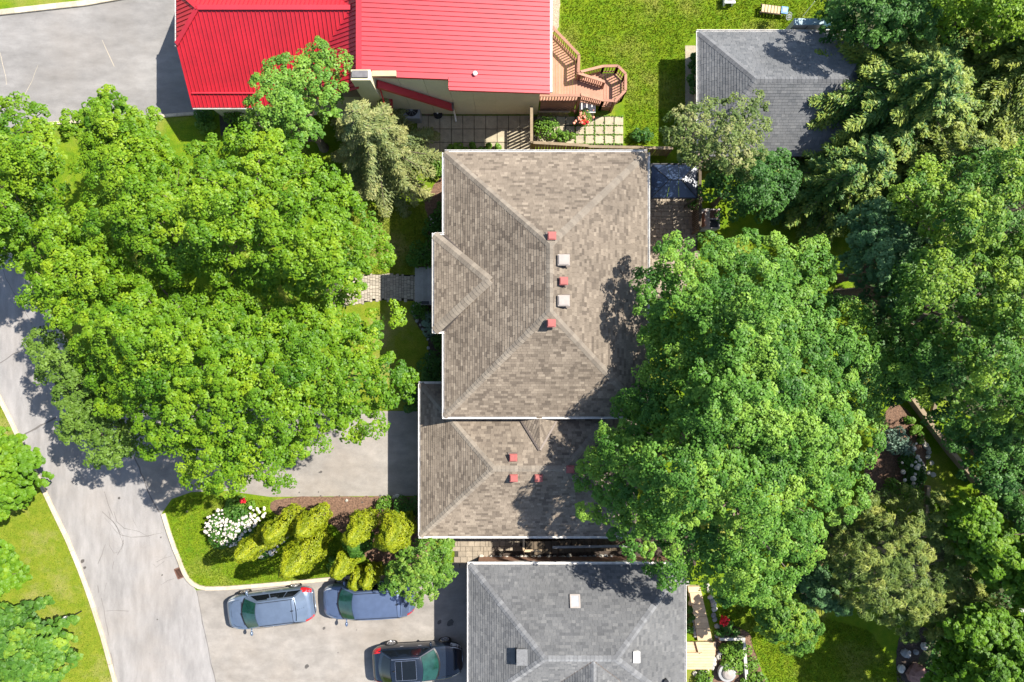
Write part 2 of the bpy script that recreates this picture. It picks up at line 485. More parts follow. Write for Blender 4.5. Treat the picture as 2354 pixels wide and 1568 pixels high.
# kerbs made of cast stones
def kerb(polyline, w, h, step, mat, name='kerb'):
    """kerb stones along a polyline of photo points, each stone an object of its own"""
    pts = [Vector((*XY(*p), 0)) for p in polyline]
    root = empty(name, pts[0], kind='structure')
    segs = []
    tot = 0
    for a, b in zip(pts[:-1], pts[1:]):
        segs.append((tot, a, b)); tot += (b - a).length
    def at(d):
        d = max(0, min(tot - 1e-6, d))
        for t0, a, b in reversed(segs):
            if d >= t0:
                return a + (b - a).normalized() * (d - t0), (b - a).normalized()
        return pts[0], (pts[1] - pts[0]).normalized()
    d = 0
    while d < tot - .05:
        e = min(tot, d + step * rnd.uniform(.9, 1.1))
        m = MB()
        n = max(2, int((e - d) / .35) + 1)
        L = []; R = []
        for i in range(n):
            dd = d + .006 + (e - d - .012) * i / (n - 1)
            p, t = at(dd)
            p0, t0 = at(dd - .15); p1, t1 = at(dd + .15)
            t = (t0 + t1).normalized()
            nn = Vector((-t.y, t.x, 0))
            L.append(p + nn * w / 2); R.append(p - nn * w / 2)
        hh = h * rnd.uniform(.93, 1.05)
        b = .02
        curves = []
        for l, r in zip(L, R):
            s_ = (r - l).normalized() * b
            curves.append([l + Vector((0, 0, -.02)), l + Vector((0, 0, hh - b)), l + s_ + Vector((0, 0, hh)), r - s_ + Vector((0, 0, hh)), r + Vector((0, 0, hh - b)), r + Vector((0, 0, -.02))])
        m.loft(curves)
        k = len(curves) * 6
        m.f.append((5, 4, 3, 2, 1, 0)); m.m.append(0); m.t.append(.5)
        m.f.append(tuple(k - 6 + i for i in range(6))); m.m.append(0); m.t.append(.5)
        m.build('kerb_stone', mat, root)
        d = e
    return root
kerb([(-60, 780), (-4, 907), (21, 957), (53, 1025), (90, 1100), (126, 1177), (156, 1239), (183, 1304), (208, 1372), (236, 1459), (266, 1568), (290, 1650)], .19, .12, 3.0, M['kerb'])
kerb([(-10, 540), (37, 597), (87, 676), (112, 720), (140, 763), (190, 845), (250, 940), (290, 1000)], .17, .10, 3.0, M['kerb'])
kerb([(376, 1180), (389, 1223), (401, 1257), (414, 1289), (422, 1312), (431, 1328), (442, 1340), (455, 1348), (475, 1352), (520, 1351), (600, 1345), (680, 1338), (740, 1332), (790, 1327), (860, 1325), (930, 1330)], .20, .12, 2.4, M['kerb'])
kerb([(-60, 37), (0, 30), (80, 21), (200, 8), (290, -8), (380, -26)], .30, .11, 1.1, M['kerb'])
kerb([(60, 288), (100, 285), (240, 277), (350, 269), (470, 260)], .16, .09, 2.0, M['kerb'])

# cracks, seams and stains in the asphalt
def strip(name, pts, w, z, mat, parent):
    mb = MB()
    q = [Vector((*XY(*p), z)) for p in pts]
    # wander
    r = [q[0]]
    for a, b in zip(q[:-1], q[1:]):
        n = max(1, int((b - a).length / .3))
        for i in range(1, n + 1):
            p = a + (b - a) * i / n
            r.append(p + Vector((rnd.uniform(-1, 1), rnd.uniform(-1, 1), 0)) * .025)
    L = []; R = []
    for i, p in enumerate(r):
        t = (r[min(i + 1, len(r) - 1)] - r[max(i - 1, 0)]).normalized()
        nn = Vector((-t.y, t.x, 0)); ww = w * rnd.uniform(.3, .95) / 2
        L.append(p + nn * ww); R.append(p - nn * ww)
    mb.loft([[l, rr] for l, rr in zip(R, L)])
    return mb.build(name, mat, parent)
for pts, w in [
    ([(0, 835), (30, 815), (60, 800), (95, 775)], .07), ([(57, 998), (95, 978), (130, 960)], .12),
    ([(308, 1050), (320, 1075), (330, 1100), (345, 1140), (366, 1178)], .09), ([(240, 1130), (250, 1160), (262, 1190)], .03),
    ([(452, 1358), (460, 1400), (470, 1450), (482, 1510), (496, 1568)], .05), ([(235, 1176), (262, 1200), (278, 1230), (300, 1235), (340, 1232), (372, 1225)], .035),
    ([(262, 1176), (270, 1200), (285, 1215), (320, 1222), (345, 1235)], .03), ([(240, 1190), (275, 1230), (283, 1250), (270, 1275)], .028),
    ([(243, 1250), (234, 1275), (225, 1295)], .028), ([(250, 1235), (252, 1255), (262, 1272), (280, 1268), (284, 1240)], .022),
    ([(378, 1290), (360, 1305), (352, 1295)], .022), ([(240, 1405), (262, 1402), (295, 1405)], .025), ([(265, 1385), (260, 1400)], .02),
    ([(233, 1375), (238, 1400), (243, 1430), (250, 1460)], .03), ([(225, 1345), (228, 1362)], .05), ([(245, 1340), (240, 1360)], .02),
    ([(370, 1430 - 85), (385, 1335), (400, 1330)], .02), ([(255, 1500), (262, 1535), (268, 1568)], .03), ([(8, 620), (14, 640), (30, 670), (50, 705), (75, 745)], .035),
    ([(305, 1190), (308, 1200), (318, 1215)], .02), ([(250, 1176), (256, 1195), (268, 1210), (276, 1228)], .025), ([(255, 1210), (250, 1235), (255, 1250)], .02),
    ([(272, 1215), (284, 1232), (282, 1256), (270, 1275)], .02), ([(360, 1292), (375, 1283), (396, 1278)], .02), ([(355, 1280), (378, 1280), (386, 1270)], .02), ([(262, 1290), (258, 1310)], .02)]:
    strip('crack', pts, w, .0105, M['crack'], road)
for pts, w in [([(235, 92), (246, 115), (254, 135), (262, 152)], .03), ([(88, 150), (74, 185), (58, 218)], .03), ([(0, 120), (10, 160), (16, 195)], .03)]:
    strip('seam', pts, w, .0125, M['kerb'], drive_red)
def stain(u, v, r, parent, z=.0145, mat='stain', el=1.0):
    mb = MB(); c = XY(u, v); n = 14; a0 = rnd.uniform(0, 6)
    pts = [(c[0] + r * math.cos(2 * PI * i / n) * rnd.uniform(.8, 1.15), c[1] + r * el * math.sin(2 * PI * i / n + .3) * rnd.uniform(.8, 1.15), z) for i in range(n)]
    mb.add(pts, [tuple(range(n))])
    return mb.build('oil_stain', M[mat], parent)
for u, v, r in [(688, 1132, .055), (737, 1140, .06), (732, 1131, .05), (780, 1140, .06), (832, 1154, .045), (874, 1140, .09), (833, 1155, .05), (858, 1173, .035), (867, 1165, .02), (738, 1085, .09), (874 - 140, 1086, .05),
                (906, 1154 - 10, .03), (917, 1135, .03), (961, 1136, .05), (971, 1043, .04)]:
    stain(u, v, r * .8, drive_house)
for u, v, r in [(745, 1444, .085), (705, 1532, .12), (749, 1584, .1), (675, 1540, .02), (820, 1448, .03), (1010, 1430, .12), (1035, 1432, .2), (1020, 1520, .05), (777, 1500, .03)]:
    stain(u, v, r, drive_south)
for u, v, r in [(274, 1145, .09), (430, 1176, .08), (370, 1235, .06), (362, 1344 + 80, .05), (345, 1503, .02), (373, 1322, .06), (355, 1520, .02), (190, 1290, .14), (195, 1305, .1)]:
    stain(u, v, r * .8, road, .0105)
# ================================================================== roofs
def plane_frame(poly):
    pts = [Vector(p) for p in poly]
    n = Vector((0, 0, 0))
    for i in range(len(pts)):
        a, b = pts[i], pts[(i + 1) % len(pts)]
        n += Vector(((a.y - b.y) * (a.z + b.z), (a.z - b.z) * (a.x + b.x), (a.x - b.x) * (a.y + b.y)))
    n.normalize()
    if n.z < 0: n = -n
    d = Vector((0, 0, -1)); d = (d - n * d.dot(n)).normalized()       # downslope
    a = d.cross(n).normalized()                                       # across: (a, -d, n) right-handed
    o = pts[0]
    two = [((p - o).dot(a), -(p - o).dot(d)) for p in pts]            # second axis points UP the slope
    if area2(two) < 0: two = two[::-1]
    return o, a, -d, n, two

SHM = {}
def shingle_mesh(w, e, tint, mat):
    k = (round(w, 2), round(e, 3), round(tint, 1), mat.name)
    if k not in SHM:
        m = MB(); w = k[0]
        add_tab(m, [(0, 0), (w, 0), (w, e), (0, e)], 0, e, Vector((0, 0, 0)), Vector((1, 0, 0)), Vector((0, 1, 0)), Vector((0, 0, 1)), k[2])
        SHM[k] = m.mesh('shingle', mat)
    return SHM[k]
def add_tab(m, poly, t0, e, o, a, u, n, tint, extra=0.0):
    """a shingle tab: a thin wedge, thick at its lower (butt) edge"""
    k = len(poly)
    def hgt(t): return .004 + extra + .013 * (1 - (t - t0) / e)
    top = [o + a * s + u * t + n * hgt(t) for s, t in poly]
    bot = [o + a * s + u * t + n * .0005 for s, t in poly]
    m.add(top + bot, [tuple(range(k))] + [(k + i, k + (i + 1) % k, (i + 1) % k, i) for i in range(k)], 0, tint)

def shingle_planes(planes, roof, mat, limit=300, e=.135, wr=(.2, .36), hidden=(), dark=.25, tints=None):
    """lay shingle tabs over roof planes: the biggest whole ones in view as objects, the rest joined"""
    cand = []; rest = MB()
    for poly in planes:
        o, a, u, n, two = plane_frame(poly)
        smin = min(p[0] for p in two); smax = max(p[0] for p in two)
        tmin = min(p[1] for p in two); tmax = max(p[1] for p in two)
        t = tmin
        while t < tmax:
            s = smin - rnd.uniform(0, .3)
            prev = .5
            while s < smax:
                w = rnd.choice((.14, .17, .20, .23, .26, .30))
                r = rnd.random()
                tint = rnd.uniform(0, .3) if r < dark else (rnd.uniform(.4, .68) if r < .75 else rnd.uniform(.62, .95))
                rect = [(s, t), (s + w - .006, t), (s + w - .006, t + e), (s, t + e)]
                q = clip_convex(rect, two)
                if len(q) >= 3 and abs(area2(q)) > .0015:
                    full = abs(abs(area2(q)) - (w - .006) * e) < 1e-5
                    c = o + a * (s + w / 2) + u * (t + e / 2)
                    uu = 1177 + c.x / (K * (H - c.z)); vv = 784 - c.y / (K * (H - c.z))
                    vis = 5 < uu < 2349 and 5 < vv < 1563 and not any(in_poly(uu, vv, h) for h in hidden)
                    if full and vis:
                        cand.append((w * (1 + .05 * c.z) * n.z + rnd.uniform(0, .002), s, t, w, tint, o, a, u, n, q))
                    else:
                        add_tab(rest, q, t, e, o, a, u, n, tint, rnd.choice((0, 0, .004)))
                s += w
            t += e
    cand.sort(key=lambda c: -c[0])
    for i, (_, s, t, w, tint, o, a, u, n, q) in enumerate(cand):
        if i < limit:
            Mx = Matrix((a, u, n)).transposed().to_4x4(); Mx.translation = o + a * s + u * t
            inst('shingle', shingle_mesh(w - .006, e, tint, mat), roof, Mx)
        else:
            add_tab(rest, q, t, e, o, a, u, n, tint, rnd.choice((0, 0, .004)))
    r = rest.build('shingle_field', mat, roof)
    r['kind'] = 'stuff'
    return r

def ridge_caps(roof, p0, p1, nl, nr, mat, w=.17, e=.19):
    """overlapping cap shingles along a ridge or hip; nl, nr are the normals of the planes on its two sides"""
    p0 = Vector(p0); p1 = Vector(p1); d = (p1 - p0); L = d.length; d.normalize()
    def side(n):
        s = n.cross(d).normalized()
        return s
    sl = side(nl); sr = -side(nr)
    if sl.z > 0: sl = -sl
    if sr.z > 0: sr = -sr
    up = (nl + nr).normalized()
    meshes = []
    for k in range(3):
        m = MB()
        e2 = e * 1.05
        for s_ in (sl, sr):
            nn = nl if s_ is sl else nr
            q = [up * .034, up * .034 + s_ * w - nn * .006, d * e2 + up * .022 + s_ * w - nn * .006, d * e2 + up * .022]
            lo = [p - up * .03 for p in q]
            m.add(q + lo, [(0, 1, 2, 3), (0, 4, 5, 1), (1, 5, 6, 2), (2, 6, 7, 3)], 0, .1 + .4 * k)
        meshes.append(m.mesh('ridge_cap', mat))
    n = max(1, int(L / e))
    for i in range(n):
        Mx = Matrix.Translation(p0 + d * (i * L / n))
        inst('ridge_cap', rnd.choice(meshes), roof, Mx)

def hip_roof(root, x0, x1, y0, y1, ze, apex0, apex1, mat, capmat, under, hidden=(), limit=300, axis='y', dark=.25, gutter=True, th=.16, extra_planes=(), skip=()):
    """hip roof; apex0/apex1 are the two ridge ends (south,north for axis y; west,east for axis x)"""
    SW, SE, NE, NW = (Vector((x0, y0, ze)), Vector((x1, y0, ze)), Vector((x1, y1, ze)), Vector((x0, y1, ze)))
    A = Vector(apex0); B = Vector(apex1)
    if axis == 'y':
        pl = {'s': [SW, SE, A], 'n': [NE, NW, B], 'w': [NW, SW, A, B], 'e': [SE, NE, B, A]}
        hips = [(SW, A, 'w', 's'), (SE, A, 's', 'e'), (NE, B, 'e', 'n'), (NW, B, 'n', 'w'), (A, B, 'w', 'e')]
    else:
        pl = {'w': [NW, SW, A], 'e': [SE, NE, B], 's': [SW, SE, B, A], 'n': [NE, NW, A, B]}
        hips = [(SW, A, 'w', 's'), (SE, B, 's', 'e'), (NE, B, 'e', 'n'), (NW, A, 'n', 'w'), (A, B, 's', 'n')]
    m = MB()
    for k in pl:
        m.add(pl[k], [tuple(range(len(pl[k])))])
    c = [SW, SE, NE, NW]
    lo = [p - Vector((0, 0, th)) for p in c]
    m.add(c + lo, [(4, 5, 1, 0), (5, 6, 2, 1), (6, 7, 3, 2), (7, 4, 0, 3), (7, 6, 5, 4)])
    roof = m.build('roof', under, root)
    shingle_planes([pl[k] for k in pl if k not in skip] + list(extra_planes), roof, mat, limit, hidden=hidden, dark=dark)
    nrm = {k: plane_frame(pl[k])[3] for k in pl}
    for a, b, l, r in hips:
        ridge_caps(roof, a, b, nrm[l], nrm[r], capmat)
    return roof, pl, nrm

def gutter(roof, p0, p1, inward, w=.11, h=.10):
    """an open white trough along an eave"""
    p0 = Vector(p0); p1 = Vector(p1); d = (p1 - p0).normalized()
    out = -Vector(inward).normalized()
    m = MB()
    prof = [(0.0, 0.0), (0.0, -h), (w, -h), (w, .012), (w - .018, .012), (w - .018, -h + .02), (.012, -h + .02), (.012, 0.0)]
    c0 = [p0 + out * (x + .004) + Vector((0, 0, z - .01)) for x, z in prof]
    c1 = [p1 + out * (x + .004) + Vector((0, 0, z - .01)) for x, z in prof]
    m.loft([c0 + [c0[0]], c1 + [c1[0]]])
    n = len(prof)
    m.add(c0, [tuple(range(n))]); m.add(c1, [tuple(range(n - 1, -1, -1))])
    L = (p1 - p0).length
    g = m.build('gutter', M['white_metal'], roof)
    hm = MB()
    k = int(L / .9)
    for i in range(k):
        p = p0 + d * ((i + .5) * L / k) + out * (w / 2) + Vector((0, 0, .006))
        hm.bar(p - out * w * .5, p + out * w * .5, .03, .008)
    if k:
        hm.build('hanger', M['white_metal'], g) if False else None
    return g

def vent(root, u, v, z, sx, sy, h, mat, label=None):
    """roof vent: a hooded box on a flashing plate, its underside open at the sides"""
    c = P(u, v, z)
    m = MB()
    m.box((c.x, c.y, z + h * .35), (sx * .8, sy * .8, h * .7 + .2))
    m.prism([(c.x - sx / 2, c.y - sy / 2), (c.x + sx / 2, c.y - sy / 2), (c.x + sx / 2, c.y + sy / 2), (c.x - sx / 2, c.y + sy / 2)], z + h * .62, z + h * .9)
    i = .04
    m.prism([(c.x - sx / 2 + i, c.y - sy / 2 + i), (c.x + sx / 2 - i, c.y - sy / 2 + i), (c.x + sx / 2 - i, c.y + sy / 2 - i), (c.x - sx / 2 + i, c.y + sy / 2 - i)], z + h * .9, z + h)
    m.box((c.x - .03, c.y, z - .015), (sx * 1.25, sy * 1.25, .03), mi=1)
    o = m.build('roof_vent', [mat, M['flashing']], root)
    if label: o['label'] = label
    return o

def window(root, c, w, h, axis):
    """a window set proud of its wall: frame with sill and a recessed pane"""
    m = MB(); t = .05
    for dx, dz, ww, hh in ((0, h / 2, w + .1, .08), (0, -h / 2, w + .16, .09), (-w / 2, 0, .08, h - .1), (w / 2, 0, .08, h - .1), (0, 0, .05, h - .1)):
        if axis == 'y': m.box((c[0] + dx, c[1], c[2] + dz), (ww, .09, hh))
        else: m.box((c[0], c[1] + dx, c[2] + dz), (.09, ww, hh))
    f = m.build('window', M['white'], root)
    m = MB(); m.box(c, (w - .06, .04, h - .06) if axis == 'y' else (.04, w - .06, h - .06))
    m.build('pane', M['glass'], f)

TREE_R = [(1515, 555), (1545, 530), (1598, 572), (1628, 545), (1665, 560), (1690, 532), (1730, 535), (1790, 525), (1830, 570), (1890, 555), (1920, 600), (1905, 660), (1950, 700), (1990, 720), (2000, 770), (2040, 850), (2020, 940), (2030, 1010), (1990, 1080), (2000, 1160), (1950, 1200), (1890, 1190), (1880, 1260), (1830, 1330), (1790, 1390), (1720, 1400), (1660, 1380), (1610, 1320), (1560, 1330), (1530, 1340), (1490, 1300), (1440, 1290), (1420, 1240), (1370, 1200), (1325, 1175), (1340, 1130), (1310, 1105), (1350, 1050), (1370, 1000), (1440, 960), (1410, 930), (1470, 880), (1500, 830), (1480, 760), (1460, 740), (1470, 700), (1450, 690), (1470, 640), (1510, 620)]

# ------------------------------------------------------------------ the brown-roofed house in the middle
brown = empty('brown_roof_house', (1.5, 0, 0), 'house with brown shingled hip roofs and a lower garage, in the middle', 'house')
ZE = 4.4
x0, x1, y0, y1 = -3.12, 6.27, -3.49, 8.74
A = Vector((1.58, 1.22, 7.5)); B = Vector((1.58, 4.05, 7.5))
m = MB(); m.prism([(x0 + .42, y0 + .4), (x1 - .4, y0 + .4), (x1 - .4, y1 - .4), (x0 + .42, y1 - .4)], 0, ZE - .17)
m.build('wall', M['brick'], brown)
# porch projection: a small hip growing out of the west slope
px0 = -3.58; py0, py1 = .46, 4.90
pax = XY(1125, 645, 6.05)
PA = Vector((pax[0], (py0 + py1) / 2, 0))
slope_w = (7.5 - ZE) / (1.58 - x0)
PA.z = ZE + slope_w * (PA.x - x0)
PSW = Vector((px0, py0, ZE)); PNW = Vector((px0, py1, ZE)); PSE = Vector((x0 + .0, py0, ZE)); PNE = Vector((x0 + .0, py1, ZE))
up = Vector((0, 0, .10))
PA2 = PA + up
# the dormer ridge meets the main slope at PA; hips drop from there to the porch corners
ppl = [[PNW + up, PSW + up, PA2 + Vector((0, 0, .05))]]
bigm = MB()
roofB, plB, nrB = hip_roof(brown, x0, x1, y0, y1, ZE, A, B, M['shingle_brown'], M['cap_brown'], M['under_brown'], hidden=[TREE_R], limit=300, axis='y')
pm = MB()
pts = [PSW, PNW, PSE, PNE, PSW + up, PNW + up, PA2 + Vector((0, 0, .05)), PSE + up * .2, PNE + up * .2, PA]
pm.add(pts, [(4, 6, 5), (4, 0, 2, 7), (5, 8, 3, 1), (4, 7, 6), (5, 6, 8), (0, 4, 5, 1)])
lo = [Vector((px0, py0, ZE - .16)), Vector((px0, py1, ZE - .16)), Vector((x0 + .3, py1, ZE - .16)), Vector((x0 + .3, py0, ZE - .16))]
pm.prism([(px0, py0), (x0 - .002, py0), (x0 - .002, py1), (px0, py1)], ZE - .16, ZE - .002)
porch = pm.build('porch_roof', M['under_brown'], brown)
shingle_planes([ppl[0]], porch, M['shingle_brown'], 60)
nP = plane_frame(ppl[0])[3]
tip = PA2 + Vector((0, 0, .05))
for c_, s_ in ((PSW + up, -1), (PNW + up, 1)):
    nside = Vector((-.25, s_ * .6, .75)).normalized()
    ridge_caps(porch, c_, tip, nP, nside, M['cap_brown'], w=.21)
    fm = MB()
    e0 = (PSE if s_ < 0 else PNE) + Vector((.02, -s_ * .0, .02)); e1 = PA + Vector((.12, 0, .04))
    fm.bar(e0 + Vector((0, 0, .01)), e1, .10, .03)
    fm.build('valley_flashing', M['flashing'], porch)
G = .0
gutter(roofB, (x0, y1 + .0, ZE), (x1, y1, ZE), (0, -1, 0))
gutter(roofB, (x1, y0, ZE), (x1, y1, ZE), (-1, 0, 0))
gutter(roofB, (x0 - .11, y0, ZE), (x1, y0, ZE), (0, 1, 0))
gutter(roofB, (x0, y0, ZE), (x0, py0 - .02, ZE), (1, 0, 0))
gutter(roofB, (x0, py1 + .02, ZE), (x0, y1, ZE), (1, 0, 0))
gutter(porch, (px0, py0 - .1, ZE + .06), (px0, py1 + .1, ZE + .06), (1, 0, 0))
gutter(porch, (px0, py1, ZE + .06), (x0, py1, ZE + .06), (0, -1, 0))
gutter(porch, (px0, py0, ZE + .06), (x0, py0, ZE + .06), (0, 1, 0))
for u, v, kind in [(1268, 544, 'r'), (1295, 599, 't'), (1295, 647, 'r'), (1295, 692, 't'), (1267, 743, 'r')]:
    z = 7.2 if u > 1280 else 7.25
    if kind == 'r': vent(roofB, u, v, z, .36, .34, .28, M['vent_red'], 'red metal roof vent')
    else: vent(roofB, u, v, z - .02, .50, .46, .30, M['vent_tan'], 'larger pale grey roof vent')
# porch posts and door
m = MB()
for yy in (py0 + .35, py1 - .35): m.box((px0 + .35, yy, (ZE - .16) / 2), (.2, .2, ZE - .17))
m.build('porch_post', M['white'], brown)
m = MB(); m.box((x0 + .40, 2.7, 2.05), (.06, 1.0, 2.1)); m.build('door', M['wood_dark'], brown)
for yy in (7.0, -1.6): window(brown, (x0 + .40, yy, 2.4), 1.4, 1.3, 'x')
for yy in (6.8, 2.0, -1.5): window(brown, (x1 - .38, yy, 2.4), 1.5, 1.2, 'x')
# garage with its own lower hip roof
gx0, gx1, gy0, gy1, gz = -4.46, 6.1, -9.51, -2.1, 2.7
GA = Vector((-.86, -5.77, 5.2)); GB = Vector((2.42, -5.77, 5.2))
m = MB(); m.prism([(gx0 + .35, gy0 + .35), (gx1 - .3, gy0 + .35), (gx1 - .3, -3.2), (-2.69, -3.2), (-2.69, gy1 - .3), (gx0 + .35, gy1 - .3)], 0, gz - .17)
m.build('garage_wall', M['brick'], brown)
HM = [TREE_R, [(1024, 340), (1496, 340), (1490, 955), (1024, 955)]]
gxp = []
roofG, plG, nrG = hip_roof(brown, gx0, gx1, gy0, gy1, gz, GA, GB, M['shingle_brown'], M['cap_brown'], M['under_brown'], hidden=HM, limit=180, axis='x')
roofG.name = 'garage_roof'
# saddle behind the main house wall
sA = Vector((1.27, -5.0, 4.74)); sN = Vector((1.27, -3.2, 4.30))
wl = Vector((.10, -3.2, 3.55)); wr = Vector((2.44, -3.2, 3.55))
m = MB(); m.add([sA, sN, wl, wr], [(0, 1, 2), (0, 3, 1)])
sad = m.build('saddle_roof', M['under_brown'], brown)
shingle_planes([[sA, sN, wl], [sA, wr, sN]], sad, M['shingle_brown'], 0)
m = MB(); m.bar(sA + Vector((-.02, 0, .02)), wl + Vector((-.02, 0, .02)), .09, .03); m.bar(sA + Vector((.02, 0, .02)), wr + Vector((.02, 0, .02)), .09, .03)
m.build('valley_flashing', M['flashing'], sad)
gutter(roofG, (gx0 - .1, gy0, gz), (gx1, gy0, gz), (0, 1, 0))
gutter(roofG, (gx0, gy0, gz), (gx0, gy1, gz), (1, 0, 0))
gutter(roofG, (gx0 - .1, gy1, gz), (x0 + .2, gy1, gz), (0, -1, 0))
for u, v, z in [(1180, 1050, 4.85), (1181, 1097, 4.85), (1238, 1097, 4.85), (1310, 1077, 4.95)]:
    vent(roofG, u, v, z, .36, .34, .28, M['vent_red'], 'red metal roof vent')
m = MB()
for i in range(4): m.box((gx0 + .33, -5.9, .32 + i * .52), (.05, 4.4, .49))
m.build('garage_door', M['white'], brown)

# ------------------------------------------------------------------ the grey-roofed house to the south
south = empty('grey_roof_house', (3.2, -14.5, 0), 'house with a grey shingled hip roof and a skylight, at the bottom edge', 'house')
sx0, sx1, sy0, sy1, sz = -2.08, 8.42, -18.05, -10.93, 2.62
SA = Vector((1.46, -14.49, 4.92)); SB = Vector((4.74, -14.49, 4.92))
m = MB(); m.prism([(sx0 + .35, sy0 + .35), (sx1 - .35, sy0 + .35), (sx1 - .35, sy1 - .42), (sx0 + .35, sy1 - .42)], 0, sz - .17)
m.prism([(2.2, -22), (5.4, -22), (5.4, sy0 + .36), (2.2, sy0 + .36)], 0, sz - .17)
m.build('wall', M['brick'], south)
roofS, plS, nrS = hip_roof(south, sx0, sx1, sy0, sy1, sz, SA, SB, M['shingle_grey'], M['cap_grey'], M['under_grey'], hidden=[TREE_R], limit=300, axis='x', dark=.22)
# cross gable running south
cx = 3.72; cz = 4.86
cA = Vector((cx, -14.55, cz)); cB = Vector((cx, -22.3, cz))
hw = (cz - sz) / .66
wv = Vector((cx - hw, -14.5 - hw, sz + .06)); ev = Vector((cx + hw, -14.5 - hw, sz + .06))
wS = Vector((cx - hw, -22.3, sz + .06)); eS = Vector((cx + hw, -22.3, sz + .06))
m = MB(); m.add([cA, cB, wv, ev, wS, eS], [(0, 2, 4, 1), (0, 1, 5, 3)])
cross = m.build('cross_gable_roof', M['under_grey'], south)
shingle_planes([[cA, wv, wS, cB], [cA, cB, eS, ev]], cross, M['shingle_grey'], 20)
ridge_caps(cross, cA, cB, Vector((-.55, 0, .83)), Vector((.55, 0, .83)), M['cap_grey'])
m = MB(); m.bar(cA + Vector((0, 0, .02)), wv + Vector((0, 0, .02)), .10, .03); m.bar(cA + Vector((0, 0, .02)), ev + Vector((0, 0, .02)), .10, .03)
m.build('valley_flashing', M['flashing'], cross)
gutter(roofS, (sx0 - .1, sy1, sz), (sx1 + .1, sy1, sz), (0, -1, 0))
gutter(roofS, (sx0, sy0, sz), (sx0, sy1, sz), (1, 0, 0))
gutter(roofS, (sx1, sy0, sz), (sx1, sy1, sz), (-1, 0, 0))
# skylight
c = P(1321, 1379, 3.37); c.z = sz + (SA.z - sz) * (sy1 - c.y) / (sy1 - SA.y) + .02
o_, a_, u_, nn_, tw_ = plane_frame(plS['n'])
Mx = Matrix((a_, u_, nn_)).transposed().to_4x4(); Mx.translation = c + nn_ * .03
m = MB()
for dx, dy, w_, h_ in ((0, .28, .48, .07), (0, -.28, .48, .07), (-.21, 0, .07, .49), (.21, 0, .07, .49)):
    m.box((0, 0, 0), (w_, h_, .10), M=Mx @ Matrix.Translation((dx, dy, 0)))
sk = m.build('skylight', M['vent_tan'], south)
m = MB(); m.box((0, 0, 0), (.36, .50, .06), M=Mx @ Matrix.Translation((0, 0, .01))); m.build('pane', M['vent_grey'], sk)
# west stack: a shingled box with an open dark west side
c = P(1199, 1500, 3.95)
m = MB(); m.box((c.x + .1, c.y, 3.95), (.62, .66, .9)); st = m.build('dormer_vent', M['box_grey'], south)
m = MB(); m.prism([(c.x - .24, c.y - .38), (c.x + .5, c.y - .38), (c.x + .5, c.y + .38), (c.x - .24, c.y + .38)], 4.40, 4.46); m.build('cap', M['box_grey'], st)
m = MB(); m.box((c.x - .26, c.y, 4.1), (.09, .6, .5)); m.build('louvre', M['dark'], st)
# east vent hood and pipe
c = P(1462, 1507, 4.3)
m = MB(); m.box((c.x, c.y, 4.28), (.26, .46, .36)); m.prism([(c.x - .16, c.y - .26), (c.x + .16, c.y - .26), (c.x + .16, c.y + .26), (c.x - .16, c.y + .26)], 4.462, 4.49)
m.build('roof_vent', M['white_metal'], south)['label'] = 'white roof vent on the east slope'
c = P(1528, 1560, 3.2)
m = MB(); m.lathe((c.x, c.y, 2.9), [(.09, 0), (.09, .6), (.12, .6), (.12, .66)], 12); m.build('plumbing_stack', M['black'], south)
for xx in (.5, 3.2, 6.0): window(south, (xx, sy1 - .42, 1.4), 1.2, .9, 'y')

# ------------------------------------------------------------------ the slate-grey garage to the north-east
ne = empty('slate_roof_garage', (13.5, 12.4, 0), 'low building with a pale slate-grey hip roof behind the spruce, at the upper right', 'garage')
nx0, nx1, ny0, ny1, nz = 9.30, 18.2, 9.2, 15.40, 2.0
NA = Vector((11.6, 12.42, 3.62)); NB = Vector((15.9, 12.42, 3.62))
m = MB(); m.prism([(nx0 + .3, ny0 + .3), (nx1 - .3, ny0 + .3), (nx1 - .3, ny1 - .3), (nx0 + .3, ny1 - .3)], 0, nz - .17)
m.build('wall', M['siding'], ne)
HN = [[(1700, 240), (1780, 170), (1900, 210), (1960, 60), (2400, 60), (2400, 500), (1500, 500), (1540, 250), (1600, 230)]]
roofN, plN, nrN = hip_roof(ne, nx0, nx1, ny0, ny1, nz, NA, NB, M['shingle_slate'], M['cap_grey'], M['under_grey'], hidden=HN, limit=300, axis='x', dark=.2)
gutter(roofN, (nx0 - .1, ny1, nz), (nx1, ny1, nz), (0, -1, 0))
gutter(roofN, (nx0, ny0, nz), (nx0, ny1, nz), (1, 0, 0))
window(ne, (nx0 + .3, 13.4, 1.1), 1.0, .8, 'x')

